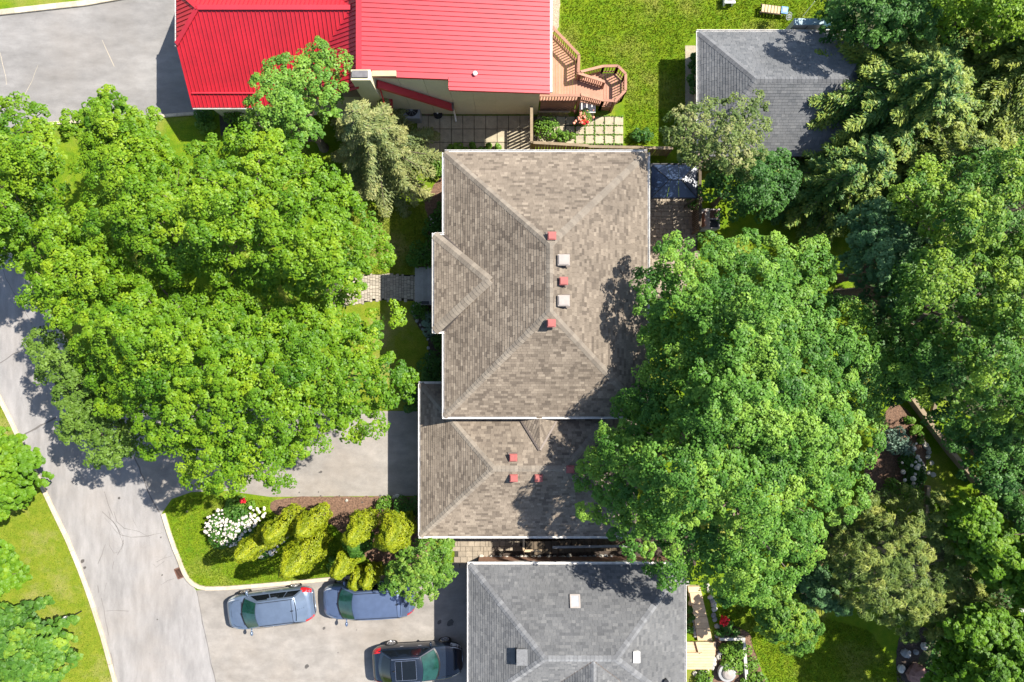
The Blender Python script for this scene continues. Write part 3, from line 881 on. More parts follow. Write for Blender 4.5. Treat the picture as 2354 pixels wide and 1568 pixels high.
# ------------------------------------------------------------------ the red-roofed house to the north
red = empty('red_roof_house', (-7, 15, 0), 'house with a ribbed red metal roof and beige end wall, at the top', 'house')
def metal_planes(planes, roof, mat, sp=.2, rib=.04, rh=.035, name='roof_panel', phase=0.0):
    for poly in planes:
        o, a, u, n, two = plane_frame(poly)
        smin = min(p[0] for p in two); smax = max(p[0] for p in two)
        t0 = min(p[1] for p in two) - 1; t1 = max(p[1] for p in two) + 1
        s = smin - phase
        while s < smax:
            m = MB()
            for s0, s1, h in ((s + .002, s + sp - .002, .014), (s + sp - rib, s + sp - .004, .014 + rh)):
                q = clip_convex([(s0, t0), (s1, t0), (s1, t1), (s0, t1)], two)
                if len(q) >= 3 and abs(area2(q)) > .002:
                    k = len(q)
                    ctr_ = (sum(p[0] for p in q) / k)
                    top = [o + a * (x + (0 if h < .02 else (.008 if x < ctr_ else -.008))) + u * y + n * h for x, y in q]
                    bot = [o + a * x + u * y + n * .001 for x, y in q]
                    m.add(top + bot, [tuple(range(k))] + [(k + i, k + (i + 1) % k, (i + 1) % k, i) for i in range(k)])
            if m.v: m.build(name, mat, roof)
            s += sp
V = Vector
a1 = V((-15.67, 11.46, 2.5)); a2 = V((-15.67, 13.86, 4.1)); a3 = V((-14.28, 15.15, 4.97)); a4 = V((-7.3, 15.15, 4.97)); a5 = V((-10.99, 11.46, 2.5))
b2 = V((-15.67, 16.44, 4.1)); b1 = V((-15.67, 18.84, 2.5)); b5 = V((-10.99, 18.84, 2.5))
f1 = V((-6.9, 11.37, 5.24)); f2 = V((-6.9, 15.15, 5.24)); f3 = V((-6.9, 18.93, 5.24))
wing = [[a1, a5, a4, a3, a2], [a3, a4, b5, b1, b2], [a2, a3, b2], [a5, f1, f2, a4], [a4, f2, f3, b5]]
m = MB()
for p in wing: m.add(p, [tuple(range(len(p)))])
dn = V((0, 0, .14))
m.add([a1, a5, a5 - dn, a1 - dn], [(0, 3, 2, 1)]); m.add([a1, a2, a2 - dn, a1 - dn], [(0, 1, 2, 3)]); m.add([b1, b2, b2 - dn, b1 - dn], [(0, 3, 2, 1)])
m.add([a2, b2, b2 - dn, a2 - dn], [(0, 1, 2, 3)])
wroof = m.build('wing_roof', M['red_metal'], red)
metal_planes(wing, wroof, M['red_metal'])
m = MB()
for p, q in ((a3, a4), (a2, a3), (b2, a3)):
    m.bar(p + V((0, 0, .04)), q + V((0, 0, .04)), .22, .03)
m.build('ridge_cap', M['red_metal'], wroof)
m = MB(); zz = 2.5 + .667 * .55; m.bar((-15.5, 12.01, zz + .07), (-10.3, 12.01, zz + .07), .07, .06); m.build('snow_guard', M['red_metal'], wroof)
m = MB(); m.bar(a4 + V((0, 0, .02)), a5 + V((0, 0, .03)), .12, .03); m.build('valley_flashing', M['red_metal'], wroof)
gutter(wroof, (-15.67, 11.46, 2.5), (-10.99, 11.46, 2.5), (0, 1, 0), w=.07)
gutter(wroof, (-15.67, 13.8, 4.05), (-15.67, 16.5, 4.05), (1, 0, 0), w=.10)
m = MB(); m.prism([(-15.3, 11.85), (-7, 11.95), (-7, 18.4), (-15.3, 18.4)], 0, 2.6)
m.add([V((-15.3, 11.85, 2.6)), V((-15.3, 18.4, 2.6)), V((-15.3, 16.4, 3.95)), V((-15.3, 13.9, 3.95))], [(0, 3, 2, 1)])
m.build('wing_wall', M['stucco'], red)
c = P(717, 61, 4.2); m = MB(); m.lathe((c.x, c.y, c.z - .3), [(.10, 0), (.10, .45), (.13, .45), (.13, .52)], 12); m.build('plumbing_stack', M['black'], red)
# main block: shallow slope falling east
r1 = V((-6.84, 11.95, 5.5)); r2 = V((-2.88, 11.95, 5.085)); r3 = V((-2.88, 11.42, 5.085)); r4 = V((1.75, 11.46, 4.6)); r5 = V((1.75, 22, 4.6)); r6 = V((-6.84, 22, 5.5)); r7 = V((-2.88, 22, 5.085))
main = [[r1, r2, r7, r6], [r3, r4, r5, r7]]
m = MB()
for p in main: m.add(p, [(0, 1, 2, 3)])
for p, q in ((r1, r2), (r2, r3), (r3, r4), (r4, r5), (r6, r1)): m.add([p, q, q - dn, p - dn], [(3, 2, 1, 0)])
mroof = m.build('roof', M['red_metal'], red)
metal_planes([[r1, V((1.75, 11.95, 4.6)), r5, r6], [r3, r4, V((1.75, 11.945, 4.6)), V((-2.88, 11.945, 5.085))]], mroof, M['red_metal'], sp=.215, rib=.05)
m = MB(); m.box((-6.84, 17, 5.53), (.24, 10.1, .05)); m.build('ridge_cap', M['red_metal'], mroof)
m = MB(); m.box((1.80, 16.7, 4.55), (.10, 10.5, .12)); m.build('gutter', M['white_metal'], mroof)
m = MB(); m.bar((-6.5, 11.9, 5.42), (-2.9, 11.9, 5.05), .12, .16); m.bar((-2.86, 11.40, 5.06), (1.74, 11.42, 4.58), .10, .15); m.build('rake_trim', M['red_metal'], mroof)
c = P(1093, 175, 4.75); m = MB(); m.lathe((c.x, c.y, c.z - .05), [(.06, 0), (.06, .32), (.10, .33), (.10, .40), (.05, .44)], 12); m.build('roof_vent', M['white'], mroof)['label'] = 'white round roof vent'
m = MB(); m.prism([(-6.7, 11.99), (1.35, 11.95), (1.35, 21.5), (-6.7, 21.5)], 0, 4.45); m.build('wall', M['stucco'], red)
xs = [-6.69, -5.2, -4.05, -2.95, -1.88, -.82, .24, 1.34]
for p, q in zip(xs[:-1], xs[1:]):
    m = MB(); zt = min(5.3, 5.5 - .1048 * (q + 6.84)) - .2
    m.prism([(p + .008, 11.94), (q - .008, 11.94), (q - .008, 11.985), (p + .008, 11.985)], .05, zt); m.build('wall_panel', M['stucco'], red)
# chimney, beam, sloping red-capped pent roof
c = P(829, 172, 6.0)
m = MB(); m.box((c.x, c.y, 3.0), (.86, .46, 5.98)); ch = m.build('chimney', M['stucco'], red)
m = MB(); m.box((c.x - .02, c.y + .02, 6.03), (.70, .30, .08)); m.build('slate_cap', M['slate'], ch)
m = MB(); a_ = P(856, 170, 5.62); b_ = P(911, 170, 5.58); m.bar(a_, b_, .24, .16); m.build('beam', M['wood_pale'], red)
m = MB(); p0 = V((-6.15, 11.74, 4.85)); p1 = V((-3.0, 11.74, 1.75))
m.bar(p0, p1, .32, .10); m.bar(p0 + V((0, -.15, -.03)), p1 + V((0, -.15, -.03)), .05, .18)
pent = m.build('pent_roof', M['red_metal'], red)
m = MB(); m.box((-2.98, 11.74, 1.74), (.12, .34, .2)); m.build('gutter', M['flashing'], pent)
m = MB(); m.tube([(-2.96, 11.7, 1.7), (-2.96, 11.72, .3), (-2.95, 11.55, .12)], [.045] * 3, 8); m.build('downspout', M['white'], pent)
m = MB(); m.prism([(-6.7, 11.1), (-5.9, 11.1), (-5.9, 11.93), (-6.7, 11.93)], 2.2, 2.34); m.bar((-6.15, 11.9, 4.7), (-6.0, 11.0, 3.2), .06, .1); m.build('entry_roof', M['red_metal'], red)
window(red, (-.9, 11.92, 3.3), 1.1, .9, 'y') if False else None
# ================================================================== paving
UNIT = {}
def slab_obj(name, mat, parent, cx, cy, sx, sy, z0, h, rz=0.0):
    k = (name, mat.name, round(sx, 2), round(sy, 2), h)
    if k not in UNIT:
        m = MB(); b = .012; x, y = sx / 2, sy / 2
        lo = [(-x, -y, 0), (x, -y, 0), (x, y, 0), (-x, y, 0)]
        mid = [(px, py, h - b) for px, py, _ in lo]
        top = [(px - math.copysign(b, px), py - math.copysign(b, py), h) for px, py, _ in lo]
        m.add(lo + mid + top, [(0, 1, 5, 4), (1, 2, 6, 5), (2, 3, 7, 6), (3, 0, 4, 7), (4, 5, 9, 8), (5, 6, 10, 9), (6, 7, 11, 10), (7, 4, 8, 11), (8, 9, 10, 11)])
        UNIT[k] = m.mesh(name, mat)
    Mx = Matrix.Translation((cx, cy, z0 + rnd.uniform(0, .006))) @ Matrix.Rotation(rz, 4, 'Z') @ Matrix.Rotation(rnd.uniform(-.006, .006), 4, 'X')
    return inst(name, UNIT[k], parent, Mx)

def slab_grid(rootname, poly, u0, v0, pu, pv, mat, gap=.02, h=.04, z0=.012, base=M['joint'], name='slab'):
    root = sheet(rootname, poly, z0, base)
    x0, y0 = XY(u0, v0); px = pu * K * H; py = pv * K * H
    P2 = [XY(*p) for p in poly]
    xa, xb = min(p[0] for p in P2), max(p[0] for p in P2); ya, yb = min(p[1] for p in P2), max(p[1] for p in P2)
    i0 = int((xa - x0) / px) - 1; i1 = int((xb - x0) / px) + 1; j0 = int((ya - y0) / py) - 1; j1 = int((yb - y0) / py) + 1
    for i in range(i0, i1 + 1):
        for j in range(j0, j1 + 1):
            cx, cy = x0 + (i + .5) * px, y0 + (j + .5) * py
            if in_poly(cx, cy, P2):
                slab_obj(name, mat, root, cx, cy, px - gap, py - gap, z0, h, rnd.uniform(-.004, .004))
    return root

slab_grid('patio', [(960, 266), (1221, 266), (1221, 345), (960, 345)], 985, 266, 26.3, 31, M['concrete'], gap=.025)
slab_grid('patio', [(1226, 268), (1432, 268), (1432, 338), (1226, 338)], 1233.5, 268, 22.2, 21.3, M['concrete'], gap=.05)
sheet('concrete_path', [(1575, 105), (1606, 105), (1606, 330), (1575, 330)], .012, M['concrete'])

def crazy_paving(rootname, poly, mat, w=(.16, .4), hrow=(.15, .24), name='paver', limit=290, horiz=True):
    root = sheet(rootname, poly, .012, M['joint'])
    P2 = [XY(*p) for p in poly]
    xa, xb = min(p[0] for p in P2), max(p[0] for p in P2); ya, yb = min(p[1] for p in P2), max(p[1] for p in P2)
    n = 0
    a = ya if horiz else xa; aend = yb if horiz else xb
    b0 = xa if horiz else ya; bend = xb if horiz else yb
    while a < aend:
        hr = rnd.choice(hrow); b = b0 - rnd.uniform(0, .2)
        while b < bend:
            ww = rnd.choice((w[0], (w[0] + w[1]) / 2, w[1]))
            cx, cy = (b + ww / 2, a + hr / 2) if horiz else (a + hr / 2, b + ww / 2)
            if in_poly(cx, cy, P2) and n < limit:
                if rnd.random() < .25 and ww > .25:      # split stone
                    for dd in (-.25, .25):
                        c2 = (cx + (dd * ww if horiz else 0), cy + (0 if horiz else dd * ww))
                        s_ = (ww / 2 - .012, hr - .012) if horiz else (hr - .012, ww / 2 - .012)
                        slab_obj(name, mat, root, c2[0], c2[1], s_[0], s_[1], .012, .03); n += 1
                else:
                    s_ = (ww - .012, hr - .012) if horiz else (hr - .012, ww - .012)
                    slab_obj(name, mat, root, cx, cy, s_[0], s_[1], .012, .03); n += 1
            b += ww
        a += hr
    return root
fp = crazy_paving('front_walk', [(840, 631), (962, 632), (962, 691), (870, 690), (800, 702), (770, 705), (775, 660)], M['paver'], (.14, .24), (.17, .13, .17), limit=295, horiz=False)
crazy_paving('east_terrace', [(1480, 452), (1612, 452), (1600, 600), (1570, 680), (1480, 690)], M['paver_east'], (.20, .42), (.18, .26, .22), limit=295)
crazy_paving('side_walk', [(1046, 1232), (1200, 1232), (1200, 1268), (1110, 1275), (1090, 1300), (1046, 1306)], M['paver_east'], (.28, .42), (.30, .24, .34), limit=200)

# ------------------------------------------------------------------ front steps of the brown house
st = empty('front_steps', P(976, 660), 'four broad grey stone steps up to the porch of the brown-roofed house', 'steps')
for i in range(4):
    xa = XY(955 + i * 10.5, 0)[0]
    m = MB(); m.prism([(xa, XY(0, 702)[1]), (-2.75, XY(0, 702)[1]), (-2.75, XY(0, 616)[1]), (xa, XY(0, 616)[1])], .01 if i == 0 else .17 * i + .001, .17 * (i + 1))
    m.build('step', M['step'], st)

# ------------------------------------------------------------------ deck with stair and landing behind the red house
deck = empty('wooden_deck', P(1330, 180), 'red-brown wooden deck with railings, a stair and an angled landing', 'deck')
ZD, ZL, RH = 1.8, .62, .82
ZR, ZLR = ZD + RH, ZL + RH + .05
def boards(poly, z0, z1, w, name, mat, parent, axis='x', gap=.012):
    """boards laid side by side, running along y, cut to a convex outline"""
    if area2(poly) < 0: poly = poly[::-1]
    a = min(p[0] if axis == 'x' else p[1] for p in poly); b = max(p[0] if axis == 'x' else p[1] for p in poly)
    while a < b - .02:
        r = [(a + gap / 2, -99), (a + w - gap / 2, -99), (a + w - gap / 2, 99), (a + gap / 2, 99)] if axis == 'x' else [(-99, a + gap / 2), (99, a + gap / 2), (99, a + w - gap / 2), (-99, a + w - gap / 2)]
        q = clip_convex(r, poly)
        if len(q) >= 3 and abs(area2(q)) > .004:
            m = MB(); dz = rnd.uniform(-.003, .003); m.prism(q, z0, z1 + dz); m.build(name, mat, parent)
        a += w
W = lambda u, v, z: XY(u, v, z)
d1 = [W(1258, 55, ZR), W(1270, 62, ZR), W(1331, 126, ZR), W(1330, 168, ZR), W(1330, 219, ZR), W(1228, 219, ZR), W(1228, 55, ZR)]
xr = W(1331, 126, ZR)[0]; ys = W(0, 219, ZR)[1]
upper = [(1.3, ys), (xr, ys), (xr, W(0, 126, ZR)[1]), (W(1268, 0, ZR)[0], W(0, 60, ZR)[1]), (1.3, W(0, 60, ZR)[1])]
boards(upper, ZD - .04, ZD, .145, 'deck_board', M['wood_deck'], deck)
sx_end = W(1386, 0, ZLR)[0]
yN0, yN1 = W(0, 166, ZR)[1], W(0, 150, ZLR)[1]
yS0, yS1 = W(0, 219, ZR)[1], W(0, 231, ZLR)[1]
NT = 8
for i in range(NT):
    xa = xr + (sx_end - xr) * i / NT; xb = xr + (sx_end - xr) * (i + 1) / NT
    z = ZD - (ZD - ZL) * (i + 1) / (NT + 1)
    f = (i + .5) / NT
    m = MB(); m.prism([(xa - .01, yS0 + (yS1 - yS0) * f), (xb + .02, yS0 + (yS1 - yS0) * f), (xb + .02, yN0 + (yN1 - yN0) * f - .02), (xa - .01, yN0 + (yN1 - yN0) * f - .02)], z - .04, z)
    m.build('stair_tread', M['wood_deck'], deck)
land = [W(1386, 231, ZLR), W(1414, 233, ZLR), W(1437, 208, ZLR), W(1438, 171, ZLR), W(1420, 152, ZLR), W(1386, 153, ZLR)]
boards(land, ZL - .04, ZL, .145, 'deck_board', M['wood_deck'], deck)
def railing(a, b, za, zb, name='railing', post=True, down=None, drop=RH):
    """top rail, bottom rail and separate balusters between two points"""
    pa = V((a[0], a[1], za)); pb = V((b[0], b[1], zb)); L = (pb - pa).length
    m = MB(); m.bar(pa, pb, .13, .04); m.bar(pa - V((0, 0, .06)), pb - V((0, 0, .06)), .04, .08)
    r = m.build(name, M['wood_rail'], deck)
    m = MB(); m.bar(pa - V((0, 0, drop - .10)), pb - V((0, 0, drop - .10)), .04, .08); m.build('bottom_rail', M['wood_rail'], r)
    n = max(2, int(L / .135))
    for i in range(n):
        p = pa + (pb - pa) * (i + .5) / n
        m = MB(); m.box((p.x, p.y, p.z - drop / 2 - .03), (.04, .04, drop - .1)); m.build('baluster', M['wood_rail'], r)
    if post:
        for p in (pa, pb):
            g = 0.0
            m = MB(); m.box((p.x, p.y, (p.z - .03 + g) / 2), (.10, .10, p.z - .03 - g)); m.build('post', M['wood_rail'], r)
railing(W(1268, 60, ZR), W(1331, 126, ZR), ZR, ZR)
railing(W(1331, 126, ZR), W(1330, 166, ZR), ZR, ZR)
railing(W(1329, 168, ZR), W(1389, 188, ZLR), ZR, ZLR + .02)
railing(W(1335, 165, ZR - .05), W(1387, 152, ZLR), ZR - .05, ZLR)
railing(W(1387, 152, ZLR), W(1420.5, 151.5, ZLR), ZLR, ZLR)
railing(W(1420.5, 151.5, ZLR), W(1438.5, 170, ZLR), ZLR, ZLR)
railing(W(1438.5, 170, ZLR), W(1438, 208, ZLR), ZLR, ZLR)
railing(W(1438, 208, ZLR), W(1413, 234, ZLR), ZLR, ZLR)
railing(W(1386, 230.5, ZLR), W(1413, 232, ZLR), ZLR, ZLR)
railing(W(1335, 217, ZR), W(1386, 230.5, ZLR), ZR, ZLR)
railing(W(1232, 219, ZR), W(1333, 219.5, ZR), ZR, ZR)
# slatted skirt under the deck and a bench-like rack in front
for k in range(9):
    m = MB(); zz = .25 + k * .17; m.bar((1.45, ys + .02, zz), (xr - .05, ys + .02, zz), .03, .12); m.build('skirt_slat', M['wood_rail'], deck)
for k in range(4):
    m = MB(); zz = .1 + k * .14; a_ = W(1390, 231, ZLR); b_ = W(1413, 232, ZLR); m.bar((a_[0], a_[1], zz), (b_[0], b_[1], zz), .03, .10); m.build('skirt_slat', M['wood_rail'], deck)
rk = empty('slatted_rack', P(1280, 258), 'low dark slatted wooden rack against the skirt of the deck', 'rack')
yb = ys - .18
m = MB(); m.bar((1.35, yb, .75), (xr - .3, yb, .75), .09, .05); m.bar((1.35, yb, .16), (xr - .3, yb, .16), .06, .05); m.build('frame', M['wood_fence'], rk)
for i in range(22):
    x = 1.42 + i * (xr - .4 - 1.42) / 21
    m = MB(); m.box((x, yb, .45), (.05, .04, .56)); m.build('slat', M['wood_fence'], rk)
bx = empty('garden_box', P(1351, 252), 'pale grey lidded box under the foot of the deck stair', 'box')
c = P(1351, 247, .75)
m = MB(); m.box((c.x, c.y - .02, .34), (.76, .42, .66)); m.build('body', M['vent_grey'], bx)
m = MB(); m.prism([(c.x - .41, c.y - .26), (c.x + .41, c.y - .26), (c.x + .41, c.y + .24), (c.x - .41, c.y + .24)], .675, .74); m.build('lid', M['white'], bx)

# ------------------------------------------------------------------ fences
def fence(root, a, b, h, mat, bw=.13, gap=.02, th=.025, lattice=False, post_every=1.8):
    a = V((a[0], a[1], 0)); b = V((b[0], b[1], 0)); d = (b - a); L = d.length; d.normalize(); ang = math.atan2(d.y, d.x)
    m = MB(); m.bar(a + V((0, 0, h + .03)), b + V((0, 0, h + .03)), .14, .04); m.build('cap_rail', mat, root)
    n = int(L / (bw + gap))
    me = None
    for i in range(n):
        p = a + d * ((i + .5) * L / n)
        if me is None:
            mm = MB(); mm.box((0, 0, h / 2), (bw, th, h - .02)); me = mm.mesh('board', mat)
        inst('board', me, root, Matrix.Translation((p.x, p.y, .02)) @ Matrix.Rotation(ang, 4, 'Z') @ Matrix.Rotation(rnd.uniform(-.01, .01), 4, 'Y'))
    k = max(1, int(L / post_every))
    for i in range(k + 1):
        p = a + d * (L * i / k)
        m = MB(); m.box((p.x, p.y, h / 2), (.10, .10, h), rz=ang); m.build('post', mat, root)
fb = empty('board_fence', P(1400, 345), 'brown board fence along the north side of the brown-roofed house, behind the patio slabs', 'fence')
fence(fb, XY(1226, 328, 1.5), XY(1352, 335, 1.5), 1.5, M['wood_fence'])
fence(fb, XY(1352, 337, 1.4), XY(1545, 341, 1.4), 1.4, M['wood_fence'])
fs = empty('gate_fence', P(1222, 290), 'narrow pale-capped fence between the two slab patios, ending at the beige wall', 'fence')
fence(fs, XY(1222, 246, 1.8), XY(1222, 326, 1.8), 1.8, M['wood_fence'], bw=.11, gap=.05)
fe = empty('lattice_fence', P(1608, 450), 'dark fence with a grey top rail at the east edge of the terrace', 'fence')
fence(fe, XY(1609, 372, 1.5), XY(1609, 527, 1.5), 1.5, M['wood_dark'], bw=.04, gap=.06)
for vv in (372, 384):
    m = MB(); m.bar((*XY(1560, vv, 1.6), 1.6), (*XY(1650, vv, 1.6), 1.6), .06, .06); m.build('beam', M['wood_dark'], fe)
pnl = empty('cedar_screen', P(1600, 508), 'orange-brown cedar slat screen at the south end of the lattice fence', 'screen')
xa = XY(1596, 0)[0] + .12
for k in range(11):
    m = MB(); m.bar((xa + .02, XY(0, 526, .4)[1], .16 + k * .125), (xa + .02, XY(0, 496, .4)[1], .16 + k * .125), .03, .105); m.build('slat', M['rust'] if False else M['wood_rail'], pnl)
for vv in (496, 526):
    m = MB(); m.box((xa + .06, XY(0, vv, .4)[1], .75), (.06, .06, 1.5)); m.build('post', M['wood_rail'], pnl)
ub = empty('grill_cabinet', P(1632, 505), 'grey outdoor cabinet with two framed square openings in its top, beside the lattice fence', 'cabinet')
c = P(1632, 503, .95)
m = MB(); m.box((c.x, c.y, .46), (1.0, 1.02, .90)); m.build('body', M['vent_grey'], ub)
m = MB()
x, y = c.x, c.y
m.box((x - .26, y, .93), (.52, 1.04, .05)); m.box((x + .47, y, .93), (.08, 1.04, .05))
for dy in (-.48, 0, .48): m.box((x + .21, y + dy, .93), (.43, .07, .05))
m.build('top', M['vent_tan'], ub)
m = MB(); m.box((x + .21, y + .24, .915), (.42, .40, .03)); m.build('lava_stone_tray', M['rust'], ub)
m = MB(); m.box((x + .21, y - .24, .912), (.42, .40, .02)); m.lathe((x + .21, y - .24, .92), [(.15, 0), (.15, .03), (.10, .035), (.09, .01)], 16); m.build('burner', M['black'], ub)

# gazebo with dark glazed hip roof
gz_ = empty('glazed_gazebo', P(1550, 415), 'gazebo with a dark navy glazed roof between the brown-roofed house and the trees', 'gazebo')
GZ = 2.35
a_, b_ = XY(1496, 456, GZ), XY(1603, 377, GZ)
gx_a, gy_a, gx_b, gy_b = a_[0], a_[1], b_[0], b_[1]
zc = GZ + .26
my = (gy_a + gy_b) / 2
rA = V((gx_a + .85, my, zc)); rB = V((gx_b - .85, my, zc))
c4 = [V((gx_a, gy_a, GZ)), V((gx_b, gy_a, GZ)), V((gx_b, gy_b, GZ)), V((gx_a, gy_b, GZ))]
def quadpane(pts):
    m = MB(); dn_ = V((0, 0, .02)); k = len(pts)
    m.add(list(pts) + [p - dn_ for p in pts], [tuple(range(k)), tuple(range(2 * k - 1, k - 1, -1))] + [(k + i, k + (i + 1) % k, (i + 1) % k, i) for i in range(k)])
    m.build('roof_pane', M['navy'], gz_)
def lp(a, b, t): return a + (b - a) * t
for s_ in (0, 1):
    e0, e1 = (c4[0], c4[1]) if s_ == 0 else (c4[3], c4[2])
    for t0, t1 in ((.005, .34), (.35, .60), (.61, .995)):
        q = [lp(e0, e1, t0), lp(e0, e1, t1), lp(rA, rB, min(1, max(0, (t1 - .3) / .4))), lp(rA, rB, min(1, max(0, (t0 - .3) / .4)))]
        if (q[2] - q[3]).length < .02: q = q[:3]
        quadpane(q)
quadpane([c4[0], rA, c4[3]]); quadpane([c4[1], c4[2], rB])
m = MB()
for p, q in ((c4[0], rA), (c4[3], rA), (c4[1], rB), (c4[2], rB), (rA, rB)): m.bar(p + V((0, 0, .015)), q + V((0, 0, .015)), .035, .03)
for p, q in zip(c4, c4[1:] + c4[:1]): m.bar(p, q, .05, .09)
m.build('frame', M['black'], gz_)
for p in c4:
    m = MB(); q = p + (V((gx_a / 2 + gx_b / 2, my, GZ)) - p) * .05; m.box((q.x, q.y, GZ / 2), (.08, .08, GZ - .06)); m.build('post', M['black'], gz_)

# ------------------------------------------------------------------ things beside the red house
ac = empty('air_conditioner', P(946, 254), 'light grey outdoor air conditioner with round fan grille by the beige wall', 'air conditioner')
c = P(946, 253, .8)
m = MB(); m.box((c.x, c.y, .42), (.86, .86, .76)); m.build('casing', M['vent_grey'], ac)
m = MB(); m.lathe((c.x, c.y, .802), [(.33, 0), (.33, .015), (.02, .03)], 24); m.build('fan_grille', M['dark'], ac)
m = MB()
for k in range(5): m.box((c.x, c.y, .85), (.62, .012, .01), rz=k * PI / 5)
m.lathe((c.x, c.y, .84), [(.07, 0), (.07, .02), (.03, .03)], 12)
m.build('guard', M['vent_grey'], ac)
sheet('mulch_bed', [(966, 226), (1022, 240), (1022, 266), (966, 266)], .014, M['mulch'])
kt = empty('garden_hose_reel', P(1008, 262), 'small dark hose reel on the mulch by the downspout', 'hose reel')
c = P(1006, 260, .3); m = MB(); m.lathe((c.x, c.y, .02), [(.22, 0), (.24, .06), (.14, .07), (.14, .2), (.24, .21), (.22, .27)], 16); m.build('drum', M['dark'], kt)
m = MB(); m.lathe((c.x, c.y, .30), [(.05, 0), (.05, .05)], 10); m.build('hub', M['white'], kt)

# lamp post on the verge
lampp = empty('garden_lamp', P(172, 1416), 'white globe lamp post on the grass verge beside the road', 'lamp')
c = P(150, 1428, 1.3)
m = MB(); m.tube([(c.x + .0, c.y, 0), (c.x, c.y, 1.02)], [.035, .03], 8); m.build('post', M['black'], lampp)
m = MB(); m.ellip((c.x, c.y, 1.24), (.235, .235, .22), 16, 10); m.build('globe', M['white'], lampp, smooth=True)
m = MB(); m.lathe((c.x, c.y, .98), [(.09, 0), (.12, .08)], 12); m.build('collar', M['black'], lampp)

# storm drain
dr = empty('storm_drain', P(408, 1318), 'rusty rectangular storm drain grate in the road at the curved kerb', 'drain')
p0 = V((*XY(401, 1309), .012)); p1 = V((*XY(410, 1331), .012)); d_ = (p1 - p0).normalized(); n_ = V((-d_.y, d_.x, 0))
L_ = (p1 - p0).length
m = MB(); 
for t in (0, 1): m.bar(p0 + d_ * L_ * t - n_ * 0, p0 + d_ * L_ * t + n_ * .34, .05, .025)
for s_ in (0, .34): m.bar(p0 + n_ * s_, p1 + n_ * s_, .05, .025)
m.build('frame', M['rust'], dr)
for i in range(8):
    m = MB(); q = p0 + d_ * L_ * (i + .7) / 8.4; m.bar(q, q + n_ * .34, .03, .02); m.build('bar', M['rust'], dr)
m = MB(); q = [p0, p1, p1 + n_ * .34, p0 + n_ * .34]; m.add([x + V((0, 0, -.0)) for x in q], [(0, 1, 2, 3), (3, 2, 1, 0)]); m.build('pit', M['dark'], dr)

# ------------------------------------------------------------------ back garden of the red house
sh = empty('storage_cabinet', P(1850, 60), 'tall pale grey metal storage cabinet on the north side of the slate-roofed garage', 'cabinet')
a_ = XY(1825, 57, 2.3); b_ = XY(1894, 42, 2.3)
m = MB(); m.prism([(a_[0] + .02, a_[1] + .02), (b_[0] - .02, a_[1] + .02), (b_[0] - .02, b_[1] - .02), (a_[0] + .02, b_[1] - .02)], .02, 2.26); m.build('body', M['vent_grey'], sh)
m = MB(); m.prism([(a_[0], a_[1]), (b_[0], a_[1]), (b_[0], b_[1]), (a_[0], b_[1])], 2.262, 2.30); m.build('lid', M['pale_blue'], sh)
m = MB(); m.box(((a_[0] + b_[0]) / 2, a_[1] + .008, 1.1), (.02, .02, 2.1)); m.build('door_seam', M['dark'], sh)
cf = empty('glass_cold_frame', P(1905, 60), 'small teal topped box beside the tall storage cabinet', 'box')
c = P(1902, 55, 1.2); m = MB(); m.box((c.x, c.y, .6), (.55, .55, 1.16)); m.build('body', M['dark'], cf); m = MB(); m.box((c.x, c.y, 1.2), (.62, .62, .04)); m.build('lid', M['teal'], cf)
gc = empty('garden_cart', P(1780, 30), 'slatted wooden garden lounger with a blue seat and two wire wheels on the shaded lawn', 'lounger', rz=-.13)
def gcl(x, y, z): return (x, y, z)
for i in range(6):
    m = MB(); m.box((-.72 + i * .165, .0, .34), (.13, .38, .03)); m.build('slat', M['wood_pale'], gc, local=True)
m = MB(); m.box((-.3, -.20, .30), (1.1, .04, .05)); m.box((-.3, .20, .30), (1.1, .04, .05))
for x in (-.75, .45):
    for y in (-.2, .2): m.box((x, y, .15), (.05, .05, .28))
m.build('frame', M['wood_dark'], gc, local=True)
m = MB(); m.box((.40, .03, .34), (.34, .36, .07)); m.build('seat', M['blue'], gc, local=True)
m = MB(); m.box((.40, .03, .382), (.24, .24, .015)); m.build('cushion', M['pale_blue'], gc, local=True)
for y in (-.09, -.24):
    m = MB()
    N_ = 18; R0 = .14
    pts = [(.72 + R0 * math.cos(2 * PI * i / N_), y + R0 * .75 * math.sin(2 * PI * i / N_), .20 + .06 * math.sin(2 * PI * i / N_)) for i in range(N_ + 1)]
    m.tube(pts, [.016] * (N_ + 1), 5)
    for i in range(4): m.bar(pts[i * 2], pts[i * 2 + 9], .012, .012)
    m.build('wheel', M['vent_grey'], gc, local=True)
bn = empty('white_bench', P(1676, 1), 'white slatted bench cut by the top edge of the picture', 'bench')
c = P(1678, 0, .4)
for dy in (-.12, .06, .24):
    m = MB(); m.box((c.x, c.y + dy, .42), (.55, .12, .03)); m.build('slat', M['white'], bn)
m = MB()
for x in (-.22, .22): m.box((c.x + x, c.y + .05, .2), (.06, .4, .40))
m.build('leg', M['white'], bn)
m = MB(); c0 = P(1845, 38, .05); c1 = P(1873, 3, .9); m.tube([c0, (c0 + c1) / 2, c1], [.015] * 3, 6)
tag(m.build('clothes_prop', M['white'], None), 'thin white pole leaning beside the storage cabinet', 'pole')

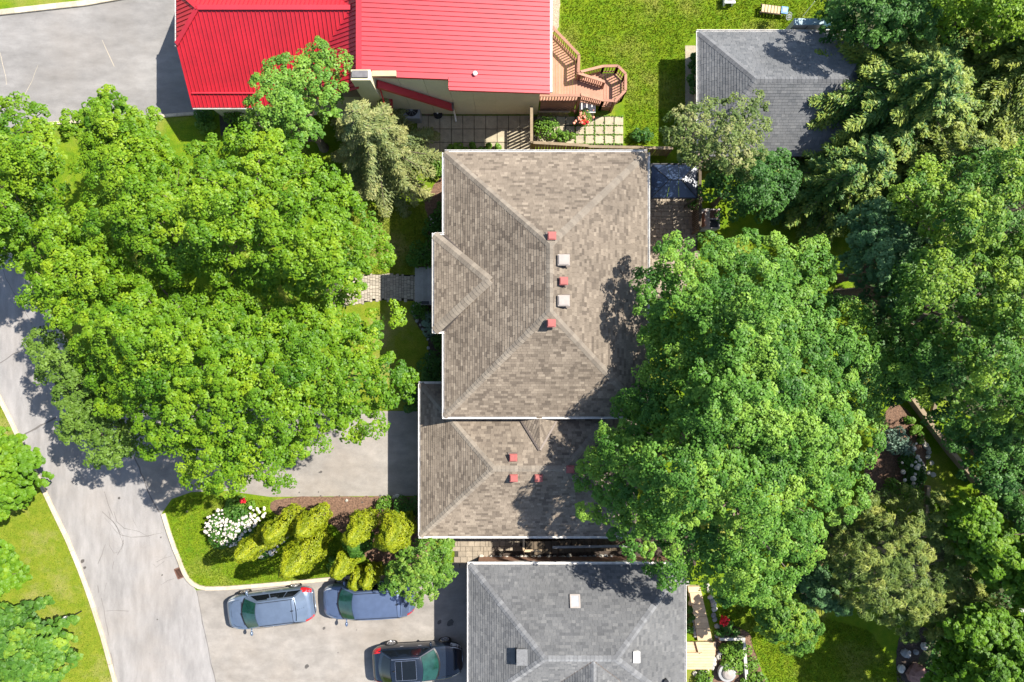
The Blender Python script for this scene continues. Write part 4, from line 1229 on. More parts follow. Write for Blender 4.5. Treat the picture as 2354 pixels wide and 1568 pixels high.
# ------------------------------------------------------------------ dark stair between the two southern houses
ss = empty('side_stair', P(1300, 1248), 'dark wooden stair with a pale handrail running along the south wall of the garage', 'stair')
y_a, y_b = XY(0, 1262)[1], XY(0, 1238)[1]
for i in range(17):
    xx = XY(1235 + i * 15.2, 0)[0]; zt = max(.06, .95 - .05 * i)
    m = MB(); m.prism([(xx + .02, y_a + .03), (xx + .335, y_a + .03), (xx + .335, y_b + .12), (xx + .02, y_b + .12)], zt - .05, zt); m.build('tread', M['wood_dark'], ss)
for i in range(3):
    xx = XY(1208 + i * 9, 0)[0]
    m = MB(); m.prism([(xx + .01, y_a), (xx + .19, y_a), (xx + .19, y_b + .12), (xx + .01, y_b + .12)], .92, .97); m.build('landing_board', M['wood_dark'], ss)
m = MB(); m.bar((*XY(1270, 1258, 1.5), 1.5), (*XY(1450, 1255, 1.1), 1.1), .12, .05); m.build('handrail', M['stone_grey'], ss)
m = MB(); m.bar((*XY(1204, 1266, 1.4), 1.4), (*XY(1245, 1266, 1.4), 1.4), .12, .06); m.bar((*XY(1204, 1266, 1.4), 1.4), (*XY(1204, 1238, 1.4), 1.4), .10, .06); m.build('landing_rail', M['wood_pale'], ss)
for i in range(14):
    p = XY(1275 + i * 13, 1258 - i * .2, 1.4 - i * .02)
    m = MB(); m.box((p[0], p[1], .72 - i * .012), (.04, .04, 1.38 - i * .03)); m.build('baluster', M['wood_dark'], ss)
bo = empty('stone_edging', P(1250, 1283), 'row of small pale stones along the south side of the passage', 'edging')
def rock(parent, c, r, mat, name='stone', sq=.6):
    m = MB(); m.ellip((c[0], c[1], c[2] + r * sq * .55), (r * rnd.uniform(.85, 1.15), r * rnd.uniform(.8, 1.1), r * sq), 9, 6, jit=.16)
    ang = rnd.uniform(0, PI); ca, sa = math.cos(ang), math.sin(ang)
    m.v = [(c[0] + (x - c[0]) * ca - (y - c[1]) * sa, c[1] + (x - c[0]) * sa + (y - c[1]) * ca, z) for x, y, z in m.v]
    return m.build(name, mat, parent)
for i in range(26):
    p = XY(1105 + i * 12 + rnd.uniform(-3, 3), 1281 + rnd.uniform(-2, 2)); rock(bo, (p[0], p[1], 0), rnd.uniform(.10, .17), M['stone_white'] if rnd.random() < .6 else M['stone_grey'])

# ------------------------------------------------------------------ east garden of the grey house
pd = empty('pale_deck', P(1610, 1470), 'pale timber walkway and deck along the east side of the grey-roofed house', 'deck')
for i in range(9):
    vv = 1344 + i * 14; off = i * 1.6
    ua = 1578 + 20 * (i / 8.0) + (2 if i else 0); ub_ = 1606 + i * 3.3
    m = MB(); m.prism([XY(ua, vv), XY(ub_, vv), XY(ub_ + 3, vv + 13.3), XY(ua + 2, vv + 13.3)], .02, .30 - .015 * i + .02 * (i % 2)); m.build('step', M['wood_pale'], pd)
boards([XY(1565, 1534), XY(1633, 1534), XY(1641, 1500), XY(1643, 1470), XY(1565, 1470)], .20, .25, .145, 'deck_board', M['wood_pale'], pd, axis='y')
m = MB(); m.bar((*XY(1597, 1469), .30), (*XY(1604, 1495), .30), .10, .14); m.bar((*XY(1573, 1496), .30), (*XY(1610, 1496), .30), .12, .14); m.build('planter_edge', M['wood_pale'], pd)
for pts, lab in (([(1580, 1340), (1586, 1365), (1592, 1395), (1596, 1425), (1600, 1470)], 'low dry-stone edging between the grey-roofed house and the pale steps'),
                 ([(1626, 1345), (1634, 1370), (1640, 1400), (1642, 1425), (1650, 1450), (1650, 1468)], 'row of grey stones along the lawn side of the pale steps'),
                 ([(1598, 1545), (1610, 1540), (1625, 1540), (1635, 1535), (1640, 1525), (1648, 1510), (1655, 1500), (1612, 1556), (1628, 1562), (1600, 1562)], 'pile of pale rocks at the south end of the pale deck')):
    wl_ = empty('stone_edging', P(*pts[0]), lab, 'edging')
    for a_, b_ in zip(pts[:-1], pts[1:]):
        n = max(1, int(math.hypot(b_[0] - a_[0], b_[1] - a_[1]) / 9))
        for i in range(n):
            t = i / n; p = XY(a_[0] + (b_[0] - a_[0]) * t + rnd.uniform(-3, 3), a_[1] + (b_[1] - a_[1]) * t + rnd.uniform(-2, 2))
            rock(wl_, (p[0], p[1], 0), rnd.uniform(.12, .19), M['stone_white'] if rnd.random() < .5 else M['stone_grey'])
tb = empty('timber_planter', P(1672, 1500), 'white-edged timber planter bed full of bright green plants by the pale deck', 'planter')
m = MB(); m.bar((*XY(1653, 1468, .25), .2), (*XY(1712, 1468, .25), .2), .14, .28); m.build('edge_board', M['stone_white'], tb)
m = MB(); m.bar((*XY(1709, 1473, .25), .2), (*XY(1716, 1560, .25), .2), .16, .28); m.build('edge_board', M['stone_white'], tb)
bd = empty('stone_fountain', P(1672, 1550), 'round pale grey fountain basin in the planter bed at the bottom edge', 'fountain')
c = P(1674, 1551, .5)
m = MB(); m.lathe((c.x, c.y, .02), [(.42, 0), (.48, .2), (.46, .34), (.34, .36), (.32, .30)], 20); m.build('basin', M['stone_grey'], bd)
m = MB(); m.lathe((c.x + .04, c.y - .03, .30), [(.30, 0), (.30, .10), (.22, .16), (.04, .20)], 20); m.build('dome', M['vent_tan'], bd)

# ------------------------------------------------------------------ right-hand garden: timber wall, white stones, boulders
tw = empty('timber_wall', P(2150, 1010), 'long weathered timber retaining wall running diagonally through the right-hand garden', 'retaining wall')
for k in range(3):
    m = MB()
    pts = [(2083, 910), (2130, 975), (2180, 1042), (2236, 1108)]
    for a_, b_ in zip(pts[:-1], pts[1:]): m.bar((*XY(*a_), .10 + k * .19), (*XY(*b_), .10 + k * .19), .22, .18)
    m.build('timber', M['wood_fence'], tw)
m = MB(); m.bar((*XY(2141, 925), .3), (*XY(2130, 968), .3), .18, .25); m.build('tie_back', M['wood_fence'], tw)
t2 = empty('timber_edging', P(2127, 1160), 'short straight timber edging at the foot of the white stone ring', 'edging')
m = MB(); m.bar((*XY(2129, 1115), .12), (*XY(2126, 1200), .12), .20, .24); m.build('timber', M['wood_fence'], t2)
ws = empty('stone_ring', P(2115, 1080), 'curved ring of white edging stones around the flower bed in the right-hand garden', 'edging')
for u, v in [(2122, 1018), (2127, 1024), (2132, 1030), (2134, 1040), (2132, 1050), (2118, 1066), (2122, 1076), (2121, 1088), (2118, 1100), (2113, 1108), (2106, 1114), (2098, 1118), (2090, 1121)]:
    p = XY(u, v); rock(ws, (p[0], p[1], 0), rnd.uniform(.11, .17), M['stone_white'])
for u, v, lab in [(2141, 1064, 'round pale paving stone, northernmost of three on the shaded grass by the timber edging'), (2135, 1087, 'round pale paving stone, left one of the lower pair by the timber edging'), (2145, 1091, 'round pale paving stone, right one of the lower pair by the timber edging')]:
    o = rock(None, (*XY(u, v), .0), .13, M['stone_white'], 'paving_stone', .3); tag(o, lab, 'stone', 'stones by the timber edging')
for u, v, r, mt, lab in [(2080, 1500, .24, 'stone_grey', 'grey boulder, upper left of the rock group at the bottom right'), (2104, 1498, .16, 'stone_grey', 'small grey boulder in the middle of the rock group at the bottom right'),
                         (2122, 1484, .22, 'stone_white', 'pale boulder, uppermost of the rock group at the bottom right'), (2070, 1535, .22, 'stone_white', 'white boulder, leftmost of the rock group at the bottom right'),
                         (2102, 1545, .48, 'stone_red', 'largest reddish boulder of the rock group at the bottom right'), (2330, 1412, .62, 'stone_white', 'big white rock slab among the leaves at the right edge'),
                         (2176, 1530, .2, 'stone_red', 'reddish stone right of the rock group at the bottom right')]:
    o = rock(None, (*XY(u, v), 0), r, M[mt], 'boulder', .7); tag(o, lab, 'boulder', 'garden boulders')

# ================================================================== cars
def spl(xs, ys, x):
    for i in range(len(xs) - 1):
        if x <= xs[i + 1] or i == len(xs) - 2:
            t = (x - xs[i]) / (xs[i + 1] - xs[i]); t = max(0, min(1, t)); t = t * t * (3 - 2 * t) if False else t
            return ys[i] + (ys[i + 1] - ys[i]) * t
def paint(name, col, rough=.28, metal=.35):
    m, nt, b = new_mat(name)
    b.inputs['Base Color'].default_value = (*col, 1); b.inputs['Roughness'].default_value = rough; b.inputs['Metallic'].default_value = metal
    b.inputs['Coat Weight'].default_value = .6; b.inputs['Coat Roughness'].default_value = .08
    f = noise(nt, 3, 3, .6, 'Object')
    c = mixc(nt, ramp(nt, f, [(.35, 0), (.65, 1)]), [x * .94 for x in col], [x * 1.06 for x in col]); nt.links.new(c, b.inputs['Base Color'])
    return m
M['tyre'] = plain('tyre_rubber', (.018, .018, .019), .85)
M['rim'] = plain('alloy_rim', (.55, .55, .57), .3, metal=.8)
M['tail'] = plain('tail_light_red', (.50, .015, .02), .15, spec=.8)
M['lamp'] = plain('head_light_clear', (.55, .56, .58), .1, spec=.9)
M['chrome'] = plain('chrome_trim', (.70, .70, .72), .15, metal=.9)
M['cglass'] = plain('car_glass_green', (.010, .045, .036), .07, var=.4, scale=2.5, spec=.6)
M['cglass_dark'] = plain('car_glass_dark', (.006, .008, .010), .06, spec=.6)
M['trim'] = plain('black_trim', (.012, .012, .013), .4)

def car(name, label, loc, heading, col, L, Wd, Ht, hood, roof0, roof1, rear, belt, suv=True, glass='cglass', sun=False, seam=True, rearlean=.30, roofw=.70, metal=.35, rough=.28):
    """heading: direction the nose points; lengths measured from the nose backwards"""
    rt = empty(name, loc, label, 'car', None, rz=math.atan2(heading[1], heading[0]))
    pm_ = paint(name + '_paint', col, metal=metal, rough=rough)
    hwid = Wd / 2; fx = L / 2
    X_ = lambda d: fx - d
    ds = [0, .05, .14, .28, .5, .8, 1.2, L * .35, L * .5, L * .65, L - 1.1, L - .7, L - .42, L - .22, L - .09, L - .03, L]
    wf = lambda d: hwid * min(spl([0, .05, .14, .28, .5, .85, 9], [.50, .64, .75, .84, .92, .985, 1.0], d), spl([0, .03, .09, .22, .42, .75, 9], [.62, .73, .81, .885, .945, .99, 1.0], L - d))
    zt = lambda d: spl([0, .05, .14, .4, hood, hood + .5, L - .7, L - .3, L - .1, L], [.56, .66, .76, .86, belt - .02, belt + .02, belt + .04, belt + .02, belt - .12, belt - .32], d)
    zb = lambda d: .28 if .2 < d < L - .2 else .34
    body = MB(); cur = []
    for d in ds:
        w, z, b0 = wf(d), zt(d), zb(d)
        half = [(w * .90, b0), (w * .985, b0 + .12), (w, b0 + .35 * (z - b0)), (w * .995, b0 + .62 * (z - b0)), (w * .97, b0 + .84 * (z - b0)), (w * .925, b0 + .95 * (z - b0)), (w * .85, z - .005), (w * .55, z + .018), (0, z + .03)]
        cur.append([V((X_(d), -y, q)) for y, q in half] + [V((X_(d), y, q)) for y, q in half[-2::-1]])
    body.loft(cur)
    n = len(cur[0])
    body.f.append(tuple(range(n))); body.m.append(0); body.t.append(.5)
    k = len(cur) * n; body.f.append(tuple(k - 1 - i for i in range(n))); body.m.append(0); body.t.append(.5)
    body.v = [tuple(p) for p in body.v]
    bo_ = body.build('body', pm_, rt, local=True, smooth=True)
    # cabin
    wb, wr = hwid * .90, hwid * roofw
    S_ = [i / 5.0 for i in range(-5, 6)]
    arc = lambda d, bow, w, z, crown: [V((X_(d + bow * s * s), s * w, z - crown * s * s)) for s in S_]
    c_w = arc(hood, .26, wb, belt + .015, .03)
    c_a = arc(roof0, .10, wr * .96, Ht - .045, .05)
    c_m0 = arc(roof0 + .35, .04, wr * 1.0, Ht - .005, .055)
    c_m = arc((roof0 + roof1) / 2, 0, wr * 1.02, Ht, .06)
    c_m1 = arc(roof1 - .3, -.02, wr, Ht - .015, .055)
    c_b = arc(roof1, -.07, wr * .95, Ht - .05, .06)
    c_r = arc(rear, -.20, wb * .95, belt + .06, .03)
    cab = MB(); lerp = lambda A_, B_, t: [p + (q - p) * t for p, q in zip(A_, B_)]
    cab.loft([c_w] + [lerp(c_w, c_a, t) for t in (.1, .3, .525, .75, .95)] + [c_a, c_m0, c_m, c_m1, c_b] + [lerp(c_b, c_r, t) for t in (.06, .25, .44, .63, .82)] + [c_r])
    for e in (0, -1):
        base = [c_w[e], V((X_((roof0 + hood) / 2 + .2), c_w[e].y * 1.02, belt)), V((X_((roof0 + roof1) / 2), c_w[e].y * 1.03, belt)), V((X_((roof1 + rear) / 2), c_w[e].y * 1.01, belt)), c_r[e]]
        topc = [c_w[e], c_a[e], c_m[e], c_b[e], c_r[e]]
        cab.loft([base, topc] if e == 0 else [topc, base])
    cab.build('cabin', pm_, rt, local=True, smooth=True)
    def patch_(nm, c0, c1, t0, t1, s0, s1, mat, lift=.008):
        m = MB(); rows = []
        for t in [t0 + (t1 - t0) * k_ / 4.0 for k_ in range(5)]:
            row = []
            for i in range(11):
                s = s0 + (s1 - s0) * i / 10.0
                f = (s + 1) / 2 * 10; j = min(9, int(f)); g = f - j
                a = c0[j] + (c0[j + 1] - c0[j]) * g; b = c1[j] + (c1[j + 1] - c1[j]) * g
                row.append(a + (b - a) * t + V((lift if c0[5].x > c1[5].x else -lift, 0, lift)))
            rows.append(row)
        m.loft(rows); return m.build(nm, mat, rt, local=True, smooth=True)
    patch_('windscreen', c_w, c_a, .10, .95, -.93, .93, M[glass], .016)
    patch_('cowl', c_w, c_a, .0, .085, -.96, .96, M['trim'], .012)
    patch_('rear_window', c_b, c_r, .06, .82, -.88, .88, M['cglass_dark'], .055)
    for e, sg in ((0, -1), (-1, 1)):
        ya = c_w[e].y * 1.02
        def sp(t, h):   # point on the side glass: t along, h up
            d0 = roof0 - .42 + t * (rear - .12 - (roof0 - .42)); d1 = roof0 + .10 + t * (roof1 - .10 - roof0 - .10)
            lo = V((X_(d0), ya * 1.005, belt + .03)); hi = V((X_(d1), c_m[e].y * 1.0, Ht - .14))
            return lo + (hi - lo) * h + V((0, sg * .014, .012))
        for t0, t1 in ((.02, .36), (.385, .70), (.725, .97)):
            m = MB(); rows = [[sp(t0 + (t1 - t0) * i / 4.0, h) for i in range(5)] for h in (.05, .92)]
            m.loft(rows if sg < 0 else rows[::-1]); m.build('side_window', M['cglass_dark'], rt, local=True)
        # roof seam, door handles, mirror
        m = MB(); pts = [V((X_(d), sg * wr * .90, Ht - .012)) for d in (roof0 + .12, (roof0 + roof1) / 2, roof1 - .12)]
        for a, b in zip(pts[:-1], pts[1:]): m.bar(a, b, .022, .02)
        m.build('roof_rail', M['trim'] if not sun else M['chrome'], rt, local=True)
        m = MB(); dm = hood + .42
        m.ellip((X_(dm), sg * (hwid + .13), belt + .06), (.075, .13, .08), 10, 6); m.bar(V((X_(dm), sg * (hwid - .08), belt)), V((X_(dm), sg * (hwid + .06), belt + .03)), .06, .04)
        m.build('mirror', pm_, rt, local=True, smooth=True)
        for d in (L * .46, L * .66):
            m = MB(); m.box((X_(d), sg * (hwid * .985 + .012), belt - .16), (.18, .03, .035)); m.build('door_handle', M['chrome'], rt, local=True)
        for d in (.90, L - .95):
            m = MB(); R = .345; xx = X_(d)
            prof = [(R * .62, 0), (R * .95, 0), (R, .03), (R, .19), (R * .95, .22), (R * .62, .22)]
            vs = []; fs = []; n_ = 20
            for r, q in prof:
                for k_ in range(n_): vs.append((xx + r * math.cos(2 * PI * k_ / n_), sg * (hwid + .005 - q), R + r * math.sin(2 * PI * k_ / n_)))
            for i in range(len(prof) - 1):
                for k_ in range(n_): fs.append((i * n_ + k_, i * n_ + (k_ + 1) % n_, (i + 1) * n_ + (k_ + 1) % n_, (i + 1) * n_ + k_))
            m.add(vs, fs); wh = m.build('wheel', M['tyre'], rt, local=True)
            m = MB()
            for k_ in range(6):
                a = 2 * PI * k_ / 6; m.bar(V((xx, sg * (hwid - .01), R)), V((xx + R * .60 * math.cos(a), sg * (hwid - .005), R + R * .60 * math.sin(a))), .05, .03)
            pts = [V((xx + R * .62 * math.cos(2 * PI * k_ / 18), sg * (hwid), R + R * .62 * math.sin(2 * PI * k_ / 18))) for k_ in range(19)]
            m.tube(pts, [.018] * 19, 5)
            m.build('rim', M['rim'], wh, local=True)
    def corner(nm, dlist, mat, z0, z1, sg):
        """a lamp wrapped round a body corner, following the body's own plan curve"""
        m = MB(); lo = []; hi = []; tp = []
        for d in dlist:
            w = wf(d); z = zt(d); b0 = zb(d)
            lo.append(V((X_(d), sg * (w * 1.004 + .006), b0 + z0 * (z - b0)))); hi.append(V((X_(d), sg * (w * .955 + .008), b0 + z1 * (z - b0)))); tp.append(V((X_(d), sg * w * .84, z + .012)))
        m.loft([lo, hi, tp] if sg < 0 else [tp, hi, lo]); m.build(nm, mat, rt, local=True, smooth=True)
    for sg in (-1, 1):
        corner('headlight', [.03, .09, .18, .30, .44, .56], M['lamp'], .58, .88, sg)
        corner('tail_light', [L - .50, L - .38, L - .26, L - .16, L - .08, L - .03], M['tail'], .60, .90, sg)
    m = MB()
    q0 = [V((X_(L - .02 + .0), s * wf(L - .03) * .8, .60)) for s in S_]
    m.loft([[V((p.x - .03, p.y, .50)) for p in q0], [V((p.x - .05 + .05 * (p.y / hwid) ** 2, p.y, .56)) for p in q0], [V((p.x - .03, p.y, .62)) for p in q0]]); m.build('rear_bumper', M['chrome'] if not sun else M['trim'], rt, local=True)
    m = MB()
    for s0, s1 in zip(S_[:-1], S_[1:]):
        m.bar(V((X_(.02 + .10 * s0 * s0), s0 * wf(.02) * 1.02, .60)), V((X_(.02 + .10 * s1 * s1), s1 * wf(.02) * 1.02, .60)), .03, .03)
    m.build('grille_trim', M['chrome'], rt, local=True)
    m = MB()
    pts = [(hood - .04, .96), (hood * .55, .93), (.34, .82)]
    for sg in (-1, 1):
        q = [V((X_(d), sg * wf(d) * f * .82, zt(d) + .006)) for d, f in pts]
        for a, b in zip(q[:-1], q[1:]): m.bar(a, b, .012, .006)
    q = [V((X_(.30 + .10 * s * s), s * wf(.3) * .72, zt(.30) + .026 - .02 * s * s)) for s in S_]
    for a, b in zip(q[:-1], q[1:]): m.bar(a, b, .014, .006)
    m.build('bonnet_seam', M['trim'], rt, local=True)
    m = MB()
    for s0, s1, d in ((-.75, -.1, hood - .02), (-.05, .7, hood - .02)):
        m.bar(V((X_(d + .2 * s0 * s0), s0 * wb, belt + .05)), V((X_(d + .06 + .2 * s1 * s1), s1 * wb, belt + .06)), .02, .02)
    m.build('wiper', M['black'], rt, local=True)
    m = MB(); d = roof1 - .30
    m.add([V((X_(d), -.02, Ht)), V((X_(d), .02, Ht)), V((X_(d + .16), .02, Ht - .01)), V((X_(d + .16), -.02, Ht - .01)), V((X_(d + .15), 0, Ht + .07))], [(0, 1, 4), (1, 2, 4), (2, 3, 4), (3, 0, 4)])
    m.build('antenna', M['trim'], rt, local=True)
    if seam:
        m = MB(); d = roof1 - .22
        for s0, s1 in zip(S_[:-1], S_[1:]):
            m.bar(V((X_(d), s0 * wr * .9, Ht - .008 - .055 * s0 * s0)), V((X_(d), s1 * wr * .9, Ht - .008 - .055 * s1 * s1)), .012, .012)
        m.build('roof_seam', M['trim'], rt, local=True)
    if sun:
        for d0, d1 in ((roof0 + .30, roof0 + .98), (roof0 + 1.04, roof1 - .32)):
            m = MB(); rows = []
            for d in (d0, (d0 + d1) / 2, d1):
                rows.append([V((X_(d), s * wr * .74, Ht + .012 - .055 * s * s * .55 - .02 * abs((d - (roof0 + roof1) / 2)) )) for s in S_])
            m.loft(rows); pn = m.build('sunroof', M['cglass_dark'], rt, local=True, smooth=True)
        m = MB()
        for d in (roof0 + .29, roof0 + 1.01, roof1 - .3): m.box((X_(d), 0, Ht + .004), (.014, wr * 1.44, .012))
        for sg in (-1, 1): m.bar(V((X_(roof0 + .3), sg * wr * .75, Ht - .025)), V((X_(roof1 - .3), sg * wr * .75, Ht - .025)), .014, .02)
        m.build('sunroof_frame', M['chrome'], rt, local=True)
    # dashboard things seen through the screen
    return rt
car('parked_suv', 'slate blue grey hatchback with a pale roof, parked along the island kerb nearest the road', (-12.50, -13.82, .014), (-.99, -.125), (.125, .165, .235), 4.50, 1.84, 1.50, .86, 1.80, 3.85, 4.28, .96)
car('parked_van', 'blue grey minivan parked along the kerb, half under the leafy shrub', (-7.42, -13.36, .014), (-.995, -.055), (.095, .13, .215), 4.72, 1.86, 1.66, .84, 1.76, 4.20, 4.56, 1.02, roofw=.76)
car('parked_crossover', 'black crossover with a glass roof, nose toward the grey-roofed house', (-4.88, -16.60, .014), (.997, .06), (.012, .018, .030), 4.65, 1.86, 1.58, 1.12, 1.98, 3.62, 4.28, 1.02, glass='cglass', sun=True, seam=False, metal=.2, rough=.18)
# ================================================================== vegetation
def leaf_object(name, C, N, S, T, mat, parent, aspect=.8, rng=npr):
    """one mesh of separate leaf blades: C centres, N facing, S lengths, T tint 0..1"""
    n = len(C)
    N = N / np.maximum(1e-6, np.linalg.norm(N, axis=1, keepdims=True))
    R = rng.normal(size=(n, 3))
    t = R - N * np.sum(R * N, axis=1, keepdims=True)
    t /= np.maximum(1e-6, np.linalg.norm(t, axis=1, keepdims=True))
    b = np.cross(N, t)
    S = S[:, None]
    off = np.array(root_loc(parent)) if parent is not None else np.zeros(3)
    C = C - off
    v = np.empty((n, 4, 3), np.float32)
    v[:, 0] = C - t * S * .5
    v[:, 1] = C + b * S * aspect * .5 + N * S * .08 + t * S * .08
    v[:, 2] = C + t * S * .5 - N * S * .10
    v[:, 3] = C - b * S * aspect * .5 + N * S * .08 + t * S * .08
    return quads(name, v, T, mat, parent)

def blade_object(name, C, D, N, LN, WD, T, mat, parent):
    """needle sprays: narrow blades lying along D"""
    off = np.array(root_loc(parent)) if parent is not None else np.zeros(3)
    C = C - off
    D = D / np.maximum(1e-6, np.linalg.norm(D, axis=1, keepdims=True))
    b = np.cross(N, D); b /= np.maximum(1e-6, np.linalg.norm(b, axis=1, keepdims=True))
    n = len(C)
    v = np.empty((n, 4, 3), np.float32)
    LN = LN[:, None]; WD = WD[:, None]
    v[:, 0] = C - D * LN * .5
    v[:, 1] = C + b * WD * .5
    v[:, 2] = C + D * LN * .5
    v[:, 3] = C - b * WD * .5
    return quads(name, v, T, mat, parent)

def quads(name, v, T, mat, parent):
    n = len(v)
    me = bpy.data.meshes.new(name)
    me.vertices.add(n * 4); me.loops.add(n * 4); me.polygons.add(n)
    me.vertices.foreach_set('co', v.reshape(-1).astype(np.float32))
    me.loops.foreach_set('vertex_index', np.arange(n * 4, dtype=np.int32))
    me.polygons.foreach_set('loop_start', np.arange(0, n * 4, 4, dtype=np.int32))
    me.polygons.foreach_set('loop_total', np.full(n, 4, np.int32))
    me.materials.append(mat)
    at = me.attributes.new('tint', 'FLOAT', 'FACE'); at.data.foreach_set('value', np.clip(T, 0, 1).astype(np.float32))
    me.update(); me.validate()
    o = bpy.data.objects.new(name, me); COL.objects.link(o)
    if parent is not None: o.parent = parent
    return o

def seg_dist(px, py, poly):
    d = np.full(px.shape, 1e9)
    for i in range(len(poly)):
        ax, ay = poly[i]; bx, by = poly[(i + 1) % len(poly)]
        vx, vy = bx - ax, by - ay
        t = np.clip(((px - ax) * vx + (py - ay) * vy) / (vx * vx + vy * vy + 1e-9), 0, 1)
        d = np.minimum(d, np.hypot(px - ax - t * vx, py - ay - t * vy))
    return d
def inside(px, py, poly):
    r = np.zeros(px.shape, bool); j = len(poly) - 1
    for i in range(len(poly)):
        xi, yi = poly[i]; xj, yj = poly[j]
        c = ((yi > py) != (yj > py)) & (px < (xj - xi) * (py - yi) / (yj - yi + 1e-12) + xi)
        r ^= c; j = i
    return r

def dart(poly, sep, tries, inset, holes=()):
    xs = [p[0] for p in poly]; ys = [p[1] for p in poly]
    px = npr.uniform(min(xs), max(xs), tries); py = npr.uniform(min(ys), max(ys), tries)
    ok = inside(px, py, poly)
    px, py = px[ok], py[ok]
    d = seg_dist(px, py, poly); ok = d > inset * npr.uniform(.35, 1.25, len(d)); px, py, d = px[ok], py[ok], d[ok]
    for h in holes:
        k = ~inside(px, py, h); px, py, d = px[k], py[k], d[k]
    grid = {}; keep = []
    for i in range(len(px)):
        g = (int(px[i] // sep), int(py[i] // sep)); good = True
        for a in (-1, 0, 1):
            for b in (-1, 0, 1):
                for j in grid.get((g[0] + a, g[1] + b), ()):
                    if (px[i] - px[j]) ** 2 + (py[i] - py[j]) ** 2 < sep * sep: good = False; break
                if not good: break
            if not good: break
        if good: grid.setdefault(g, []).append(i); keep.append(i)
    keep = np.array(keep, int)
    return px[keep], py[keep], d[keep]

def foliage(pc, pn, pr, ptint, nb, lpb, leaf, flat=.72, jitter=.4, br=(.25, .40)):
    """pads -> rounded leaf bunches -> leaves.  pc centres, pn facing, pr radius"""
    n = len(pc)
    pn = pn / np.linalg.norm(pn, axis=1, keepdims=True)
    a = np.cross(pn, np.array([0.31, .95, 0.05])); a /= np.linalg.norm(a, axis=1, keepdims=True); b = np.cross(pn, a)
    ph = npr.uniform(0, 2 * PI, (n, nb)); rr = np.sqrt(npr.uniform(0.02, 1, (n, nb))) * .82
    bx = rr * np.cos(ph); by = rr * np.sin(ph)
    h = (1 - rr ** 2) * flat + npr.normal(0, .10, (n, nb))
    bc = pc[:, None] + pr[:, None, None] * (a[:, None] * bx[..., None] + b[:, None] * by[..., None] + pn[:, None] * h[..., None])
    brad = pr[:, None] * npr.uniform(br[0], br[1], (n, nb))
    bt = ptint[:, None] + npr.normal(0, .11, (n, nb))
    bc = bc.reshape(-1, 3); brad = brad.reshape(-1); bt = bt.reshape(-1); bn = np.repeat(pn, nb, 0)
    m = len(bc)
    d = npr.normal(size=(m, lpb, 3)); d[..., 2] = np.abs(d[..., 2]) * .9 - .15
    d /= np.linalg.norm(d, axis=2, keepdims=True)
    c = bc[:, None] + d * (brad[:, None] * npr.uniform(.75, 1.08, (m, lpb)))[..., None] * np.array([1, 1, .75])
    nn = d * .65 + np.array([0, 0, .55]) + bn[:, None] * .25 + npr.normal(0, jitter * .6, (m, lpb, 3))
    s = leaf * npr.uniform(.75, 1.3, (m, lpb))
    t = bt[:, None] + npr.normal(0, .09, (m, lpb))
    return c.reshape(-1, 3), nn.reshape(-1, 3), s.reshape(-1), t.reshape(-1)

def limb(m, p0, p1, r0, r1, bend=.25, n=6):
    p0 = Vector(p0); p1 = Vector(p1); L = (p1 - p0).length
    pts = []; rs = []
    side = Vector((rnd.uniform(-1, 1), rnd.uniform(-1, 1), 0)) * L * .08
    for i in range(n + 1):
        t = i / n
        p = p0 + (p1 - p0) * t + Vector((0, 0, math.sin(PI * t) * L * bend * .4)) + side * math.sin(PI * t)
        pts.append(p); rs.append(r0 + (r1 - r0) * t)
    m.tube(pts, rs, 6, cap=False)
    return pts

